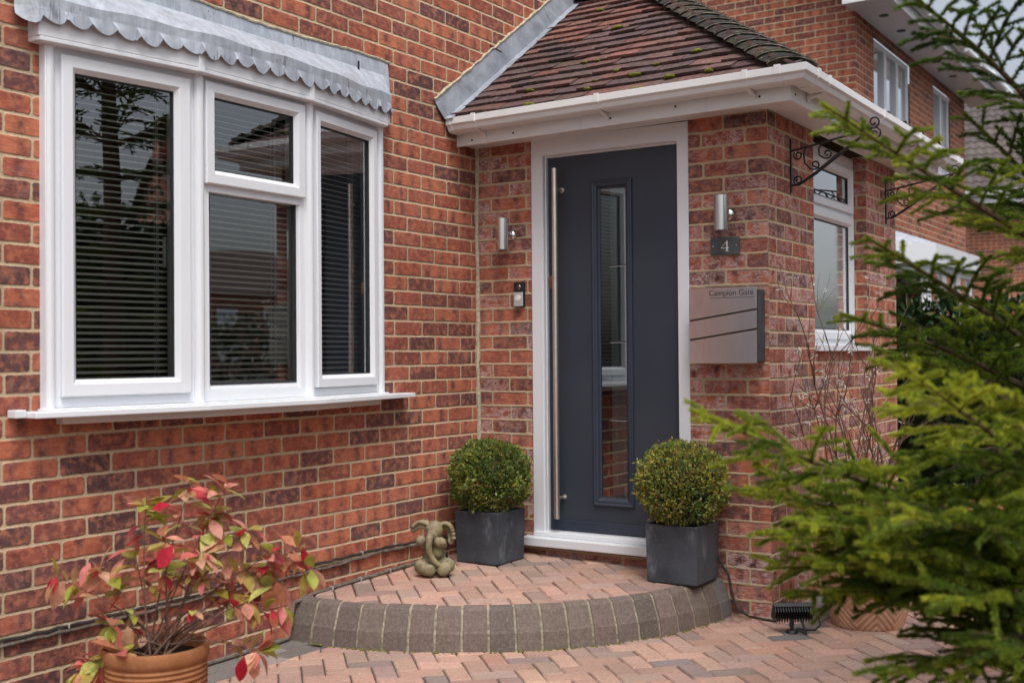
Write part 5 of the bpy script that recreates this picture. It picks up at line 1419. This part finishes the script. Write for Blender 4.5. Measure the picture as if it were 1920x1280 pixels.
for i in range(14):
    u = i*0.32; z0_ = NZ_+0.20+u*0.62; y0_ = NYF-OV-0.05+u*0.8
    mb.add([(6.45,y0_,z0_+.03),(12.7,y0_,z0_+.03),(12.7,y0_+0.3,z0_+.225),(6.45,y0_+0.3,z0_+.225),(6.45,y0_,z0_),(12.7,y0_,z0_)], [(0,1,2,3),(0,4,5,1)], (0.13,0.10,0.09))
mb.build('roof', M_darkroof, nh)
# ground floor bay with white roof
mb = MB()
bpl = [(6.95,NYF),(7.25,-0.72),(9.35,-0.72),(9.75,NYF)]
mb.prism([(6.90,NYF-.002),(7.20,-0.80),(9.42,-0.80),(9.82,NYF-.002)], 2.17, 2.37)
rl = [(6.90,NYF-.002,2.37),(7.20,-0.80,2.37),(9.42,-0.80,2.37),(9.82,NYF-.002,2.37)]; rt_ = [(7.1,NYF-.002,2.62),(7.35,NYF-.03,2.62),(9.2,NYF-.03,2.62),(9.6,NYF-.002,2.62)]
for i in range(3):
    a = Vector((*bpl[i],0)); b = Vector((*bpl[i+1],0)); t = (b-a); l = t.length; t.normalize(); n = Vector((t.y,-t.x,0))
    kx = 1 if i != 1 else 3
    mb.fbox(a, t, n, 0, l, -0.04, 0.0, 0.0, 0.9)
    for q in range(kx):
        mb.ring(a, t, n, l*q/kx, l*(q+1)/kx, 0.9, 2.17, [(0,-0.06),(0,0),(0.075,0),(0.085,-0.02),(0.085,-0.06)])
bw = mb.build('bay_window', M_upvc, nh)
mb = MB(); mb.add(rl+rt_, [(0,1,5,4),(1,2,6,5),(2,3,7,6)]); mb.build('bay_roof', M_lead, bw)
m2 = MB()
for i in range(3):
    a = Vector((*bpl[i],0)); b = Vector((*bpl[i+1],0)); t = (b-a).normalized(); n = Vector((t.y,-t.x,0))
    m2.add([a-n*.03+Vector((0,0,.95)),b-n*.03+Vector((0,0,.95)),b-n*.03+Vector((0,0,2.13)),a-n*.03+Vector((0,0,2.13))], [(0,1,2,3)])
m2.build('glass_pane', M_glass, bw, recalc=False)
m2 = MB()
for z in np.arange(0.95,2.15,0.03): m2.box(7.30,9.3,-0.64,-0.62,z,z+0.018)
m2.build('blind', M_blind, bw)

# ------------------------------------------------------------------ house further along, turned to face us
fc = cam_p + (cF + cR*((1960-960)/2185.6))*24.0
fdir = (Vector((cam_p.x,cam_p.y,0))-Vector((fc.x,fc.y,0))).normalized(); ft = Vector((-fdir.y,fdir.x,0))
if ft.dot(cR) < 0: ft = -ft
fo = Vector((fc.x,fc.y,0))
fh = thing('far_house', 'brick house with dark interlocking tile roof beyond the neighbour', 'house', fo)
mb = MB(); s0, s1 = -3.2, 4.5
vs = [fo+ft*s+Vector((0,0,z)) for s,z in ((s0,-.05),(s1,-.05),(s1,4.35),(s0,4.35))]; mb.add(vs, [(0,1,2,3)], uvs=[[(s0,0),(s1,0),(s1,4.35),(s0,4.35)]])
vs = [fo+ft*s0-fdir*o+Vector((0,0,z)) for o,z in ((0,-.05),(6,-.05),(6,4.35),(0,4.35))]; mb.add(vs, [(0,1,2,3)], uvs=[[(0,0),(6,0),(6,4.35),(0,4.35)]])
mb.build('house_wall', M_neigh, fh, recalc=False)
mb = MB(); mb.fbox(fo, ft, fdir, s0-.3, s1, 0.0, 0.42, 4.30, 4.32); mb.fbox(fo, ft, fdir, s0-.3, s1, 0.42, 0.45, 4.28, 4.48); mb.fbox(fo, ft, fdir, s0-.32, s1, 0.45, 0.56, 4.46, 4.56)
mb.build('gutter', M_eaves, fh)
mb = MB()
for i in range(15):
    u = i*0.30; o0 = 0.50-u*0.80; z0_ = 4.56+u*0.60
    m_ = 0
    seg = 46; vs = []
    for q in range(seg*2+1):
        s = s0-0.35+(s1-s0+0.35)*q/(seg*2); wv_ = 0.035*(0.5+0.5*math.cos(q*math.pi))
        vs += [fo+ft*s+fdir*o0+Vector((0,0,z0_+wv_+.03)), fo+ft*s+fdir*(o0-0.30)+Vector((0,0,z0_+wv_+.215)), fo+ft*s+fdir*o0+Vector((0,0,z0_-.01))]
    fs = []
    for q in range(seg*2): fs += [(q*3,q*3+3,q*3+4,q*3+1),(q*3+2,q*3+5,q*3+3,q*3)]
    mb.add(vs, fs, random.choice([(0.10,0.085,0.08),(0.12,0.10,0.09),(0.095,0.08,0.075)]))
mb.build('roof', M_darkroof, fh, recalc=False)

ga = thing('reflector', 'pale garage beyond the left end of the house, unseen, added to brighten the letterbox', 'reflector', (-10,3,0))  # unseen pale building, added only so the letterbox mirrors something bright
mb = MB(); mb.box(-13.5,-9.0,0.2,6.5,-0.05,2.75); mb.build('reflector_wall', M_beige, ga)
mb = MB(); mb.box(-13.7,-8.8,0.0,6.7,2.751,2.95); mb.build('roof', M_eaves, ga)
mb = MB(); mb.box(-8.985,-8.94,0.6,6.1,0.0,2.25)
gd = mb.build('reflector_door', M_upvc, ga)
mb = MB()
for q in range(1,6): mb.box(-8.9395,-8.936,0.6,6.1,q*0.375,q*0.375+0.02)
mb.build('panel_groove', M_gasket, gd)

# ------------------------------------------------------------------ houses over the road: what the bay window reflects
def plain_house(label, cx, cy, rot, w_, d_, eave, ridge, chim):
    r = thing('terrace_house', label, 'house', (cx,cy,0), 'houses across the road')
    Mz = Matrix.Translation((cx,cy,0)) @ Matrix.Rotation(rot,4,'Z')
    def T(q): return [tuple(Mz @ Vector(p)) for p in q]
    m2 = MB(); a, b = w_/2, d_/2
    for p0, p1 in (((-a,-b),(a,-b)),((a,-b),(a,b)),((a,b),(-a,b)),((-a,b),(-a,-b))):
        l = math.hypot(p1[0]-p0[0],p1[1]-p0[1]); m2.add(T([(*p0,-.05),(*p1,-.05),(*p1,eave),(*p0,eave)]), [(0,1,2,3)], uvs=[[(0,0),(l,0),(l,eave),(0,eave)]])
    for s in (-1,1): m2.add(T([(s*a,-b,eave),(s*a,b,eave),(s*a,0,ridge-.1)]), [(0,1,2)], uvs=[[(0,0),(d_,0),(d_/2,2)]])
    for s, zt_ in chim: 
        for p0, p1 in (((-.35,-.35),(.35,-.35)),((.35,-.35),(.35,.35)),((.35,.35),(-.35,.35)),((-.35,.35),(-.35,-.35))):
            m2.add(T([(s*a*.92+p0[0],p0[1],ridge-.8),(s*a*.92+p1[0],p1[1],ridge-.8),(s*a*.92+p1[0],p1[1],zt_),(s*a*.92+p0[0],p0[1],zt_)]), [(0,1,2,3)], uvs=[[(0,0),(.7,0),(.7,1.5),(0,1.5)]])
    m2.build('house_wall', M_neigh, r, recalc=False)
    m2 = MB()
    for s in (-1,1): m2.add(T([(-a-.2,s*(b+.3),eave-.15),(a+.2,s*(b+.3),eave-.15),(a+.2,0,ridge),(-a-.2,0,ridge)]), [(0,1,2,3)], (0.11,0.08,0.07))
    m2.build('roof', M_darkroof, r, recalc=False)
    m2 = MB()
    for sy in (-1,1):
        for x_ in (-a*.5,a*.5):
            for z0_ in (0.9,3.1):
                q = [(x_-.7,sy*(b+.02),z0_),(x_+.7,sy*(b+.02),z0_),(x_+.7,sy*(b+.02),z0_+1.1),(x_-.7,sy*(b+.02),z0_+1.1)]; m2.add(T(q), [(0,1,2,3)])
    m2.build('window', M_upvc, r, recalc=False)
plain_house('dark roofed brick house across the road, mirrored in the left casement', 11.3, -23.5, R_(8), 7.5, 7.0, 4.4, 6.3, [(-1,7.2)])
plain_house('distant gabled brick house, mirrored in the middle of the bay', 49.0, -53.5, R_(20), 6.0, 6.5, 5.4, 8.2, [(-1,9.4)])

# ------------------------------------------------------------------ spruce in the foreground
TR = Vector((-1.28,-3.22,0.0))
spruce = thing('spruce_tree', 'bright green spruce with needled boughs reaching in from the right', 'tree', TR)
TH_ = 6.0
m2 = MB(); m2.tube([TR+Vector((0.01*math.sin(z*1.3),0.01*math.cos(z),z-0.05)) for z in np.linspace(0,TH_,22)], [0.075*(1-z/TH_)+0.008 for z in np.linspace(0,TH_,22)], 12)
m2.build('trunk', M_bark, spruce)
rs = np.random.default_rng(17)
shoots = []                      # (p0, p1, bend point, tone, density)
wood = MB()
def unit(v): return v/ (np.linalg.norm(v)+1e-9)
def bez(p0, p1, p2, t): return (1-t)**2*p0+2*t*(1-t)*p1+t*t*p2
def add_branch(p0, p2, rise=0.0, tone=0.5, dens=1.0, wmax=0.30, spacing=0.042, tipbare=False, flat=1.0, start=0.12):
    p0 = np.array(p0, float); p2 = np.array(p2, float); p1 = (p0+p2)/2+np.array([0,0,rise])
    Lb = np.linalg.norm(p2-p0); ns = max(8,int(Lb/0.05))
    axis = [bez(p0,p1,p2,t) for t in np.linspace(0,1,ns+1)]
    wood.tube([Vector(tuple(q)) for q in axis], [0.0022+0.011*min(1.2,Lb)*(1-i/ns) for i in range(ns+1)], 6)
    shoots.append((bez(p0,p1,p2,max(0.0,1-0.55/max(Lb,0.56))), bez(p0,p1,p2,0.85), p2, tone+0.25, dens))
    s = Lb*start; sd_ = 1
    while s < Lb-0.02:
        t = s/Lb; c = bez(p0,p1,p2,t); ax = unit(bez(p0,p1,p2,min(1,t+0.02))-bez(p0,p1,p2,max(0,t-0.02)))
        up_ = np.array([0,0,1.0]); sd = unit(np.cross(ax, up_)); un = np.cross(sd, ax)
        dist = Lb-s
        Ll = min(wmax, 0.045+dist*0.50)*rs.uniform(.65,1.12)
        roll = rs.normal(0, 0.28/flat)
        out = sd*sd_*math.cos(roll)+un*math.sin(roll)*1.0
        if rs.uniform() < 0.07: out = un*rs.choice([0.9,-0.5])+sd*sd_*0.4
        d = unit(ax*rs.uniform(.55,.85)+out*rs.uniform(.6,.85))
        e = c+d*Ll; mid = c+d*Ll*0.5+np.array([0,0,0.02*Ll/0.2]); e = e+np.array([0,0,-0.12*Ll*rs.uniform(-.5,1.4)])
        tn = tone+rs.normal(0,.12)+0.22*math.exp(-dist/0.12)
        shoots.append((c, mid, e, tn, dens))
        if Ll > 0.125:
            wood.tube([Vector(tuple(c)),Vector(tuple(mid)),Vector(tuple(e))], [0.0028,0.0022,0.0012], 4)
            q = 0.04; s2 = rs.choice([-1,1])
            while q < Ll-0.015:
                c2 = bez(c,mid,e,q/Ll); l2 = min(0.10,0.028+(Ll-q)*0.42)*rs.uniform(.6,1.15)
                sd2 = unit(np.cross(d, up_)); d2 = unit(d*0.75+sd2*s2*0.7+np.array([0,0,rs.normal(-0.02,.22)]))
                shoots.append((c2, c2+d2*l2*.5, c2+d2*l2+np.array([0,0,-.05*l2]), tn+rs.normal(0.04,.1), dens)); s2 = -s2
                q += rs.uniform(.034,.050)
        sd_ = -sd_; s += spacing*rs.uniform(.7,1.25)
T3 = lambda x, y, d: np.array(cpx(x,y,d))
def trunk_at(z): return np.array([TR.x,TR.y,z])
NAMED = [
 # tip px / depth, height at trunk, rise, tone, density, max lateral
 ((1712,-6,2.9), 1.72, 0.10, 0.12, 1.1, 0.20),  # low tone: backlit look put into the needle colour
 ((1543,196,2.75), 1.46, -0.02, 0.52, 1.1, 0.22),
 ((1626,446,3.0), 1.10, 0.03, 0.42, 1.0, 0.24),
 ((1690,684,2.25), 0.78, -0.04, 0.78, 1.25, 0.22),
 ((1298,770,2.65), 0.62, -0.06, 0.62, 1.15, 0.26),
 ((1420,1000,2.75), 0.55, 0.05, 0.55, 1.1, 0.26),
 ((1580,590,3.05), 0.98, 0.08, 0.40, 1.0, 0.24),
 ((1640,655,3.0), 0.95, 0.08, 0.36, 1.0, 0.26),
 ((1480,1120,2.85), 0.42, 0.10, 0.40, 1.0, 0.24),
 ((1650,1265,2.5), 0.30, 0.06, 0.35, 1.0, 0.24),
 ((1700,960,2.3), 0.60, 0.0, 0.55, 1.1, 0.26),
 ((1580,1000,3.0), 0.60, 0.08, 0.35, 1.0, 0.26),
 ((1760,860,2.5), 0.80, 0.05, 0.40, 1.0, 0.26),
 ((1790,1130,2.3), 0.45, 0.05, 0.42, 1.0, 0.26),
 ((1810,215,3.3), 1.50, 0.05, 0.12, 1.0, 0.20),
 ((1720,1180,2.9), 0.30, 0.06, 0.22, 1.0, 0.26),
 ((1620,1090,3.1), 0.42, 0.08, 0.30, 1.0, 0.26),
 ((1392,925,2.8), 0.50, 0.10, 0.60, 1.1, 0.26),
 ((1440,1065,2.85), 0.40, 0.12, 0.48, 1.0, 0.26),
 ((1505,985,2.6), 0.55, 0.06, 0.58, 1.1, 0.26),
 ((1570,1110,2.75), 0.36, 0.10, 0.36, 1.0, 0.26),
 ((1690,1090,2.5), 0.42, 0.08, 0.36, 1.0, 0.28),
 ((1468,1010,2.7), 0.46, 0.12, 0.55, 1.1, 0.24),
 ((1530,1060,2.65), 0.40, 0.12, 0.46, 1.1, 0.26),
 ((1610,960,2.55), 0.56, 0.06, 0.58, 1.1, 0.26),
 ((1640,1040,2.45), 0.48, 0.08, 0.48, 1.0, 0.26),
 ((1860,990,2.4), 0.60, 0.05, 0.32, 1.0, 0.28),
 ((1880,1230,2.3), 0.32, 0.05, 0.28, 1.0, 0.28),
]
for (tx, ty, td), hz0, rise, tone, dens, wm in NAMED:
    add_branch(trunk_at(hz0), T3(tx,ty,td), rise, tone+0.06, dens, wm, spacing=0.036)
# the rest of the tree: whorls all the way up, but not towards the view
view_az = math.atan2((-rgt).y, (-rgt).x)          # the side on which the boughs above reach into the picture
z = 0.22
while z < TH_-0.15:
    nbr = 7
    a0 = rs.uniform(0,6.28)
    for q in range(nbr):
        az = a0+2*math.pi*q/nbr+rs.normal(0,.15)
        dl = (az-view_az+math.pi)%(2*math.pi)-math.pi
        Lb = 1.15*(1-z/TH_)**0.8*rs.uniform(.8,1.1)+0.08
        if z < 2.5 and abs(dl) < 1.6:
            if q % 2: continue
            Lb *= 0.30
        el = 0.15+0.55*(z/TH_)-0.25*(1-z/TH_)
        e = trunk_at(z)+np.array([math.cos(az)*Lb*math.cos(el), math.sin(az)*Lb*math.cos(el), Lb*math.sin(el)])
        add_branch(trunk_at(z), e, 0.05, 0.22, 0.55, 0.28, spacing=0.052, start=0.15)
    z += 0.24 if z < 2.4 else 0.30
wood.build('boughs', M_bark, spruce)
# needles
Vn = []; Cn = []
dark = np.array([0.040,0.080,0.016]); mid_ = np.array([0.13,0.21,0.026]); lite = np.array([0.50,0.55,0.06])
for (a, b, c, tone, dens) in shoots:
    l = np.linalg.norm(c-a); n_ = int(l*(3000 if dens > 0.8 else 2300)*dens)+16
    t = rs.uniform(0,1,n_); t = np.where(rs.uniform(0,1,n_) < 0.12, 1-rs.uniform(0,0.06,n_), t)
    tt = t[:,None]; p = (1-tt)**2*a+2*tt*(1-tt)*b+tt**2*c
    ax = 2*(1-tt)*(b-a)+2*tt*(c-b); ax /= np.linalg.norm(ax,axis=1)[:,None]+1e-9
    r = rs.normal(0,1,(n_,3)); r[:,2] += 0.45
    r -= ax*np.sum(r*ax,axis=1)[:,None]; r /= np.linalg.norm(r,axis=1)[:,None]+1e-9
    fwd = rs.uniform(0.55,1.05,n_)[:,None]+0.7*np.clip((t[:,None]-0.9)*10,0,1)
    d = ax*fwd+r*0.75; d /= np.linalg.norm(d,axis=1)[:,None]
    ln = 0.0142*rs.uniform(.7,1.15,n_)[:,None]; wd = (0.0018 if dens > 0.8 else 0.0034)
    s = np.cross(d, rs.normal(0,1,(n_,3))); s /= np.linalg.norm(s,axis=1)[:,None]+1e-9
    V = np.stack([p-s*wd*0.8, p+s*wd*0.8, p+d*ln], axis=1).reshape(-1,3)
    q = np.clip(tone+rs.normal(0,.10,n_)+0.10*(t-0.5), 0, 1)[:,None]
    col = np.where(q < 0.5, dark+(mid_-dark)*q*2, mid_+(lite-mid_)*(q-0.5)*2)
    Vn.append(V); Cn.append(np.repeat(col,3,axis=0))
Vn = np.concatenate(Vn); Cn = np.concatenate(Cn)
print('needles', len(Vn)//3, 'shoots', len(shoots))
big_mesh('crown', Vn, 3, Cn, M_needle, spruce)
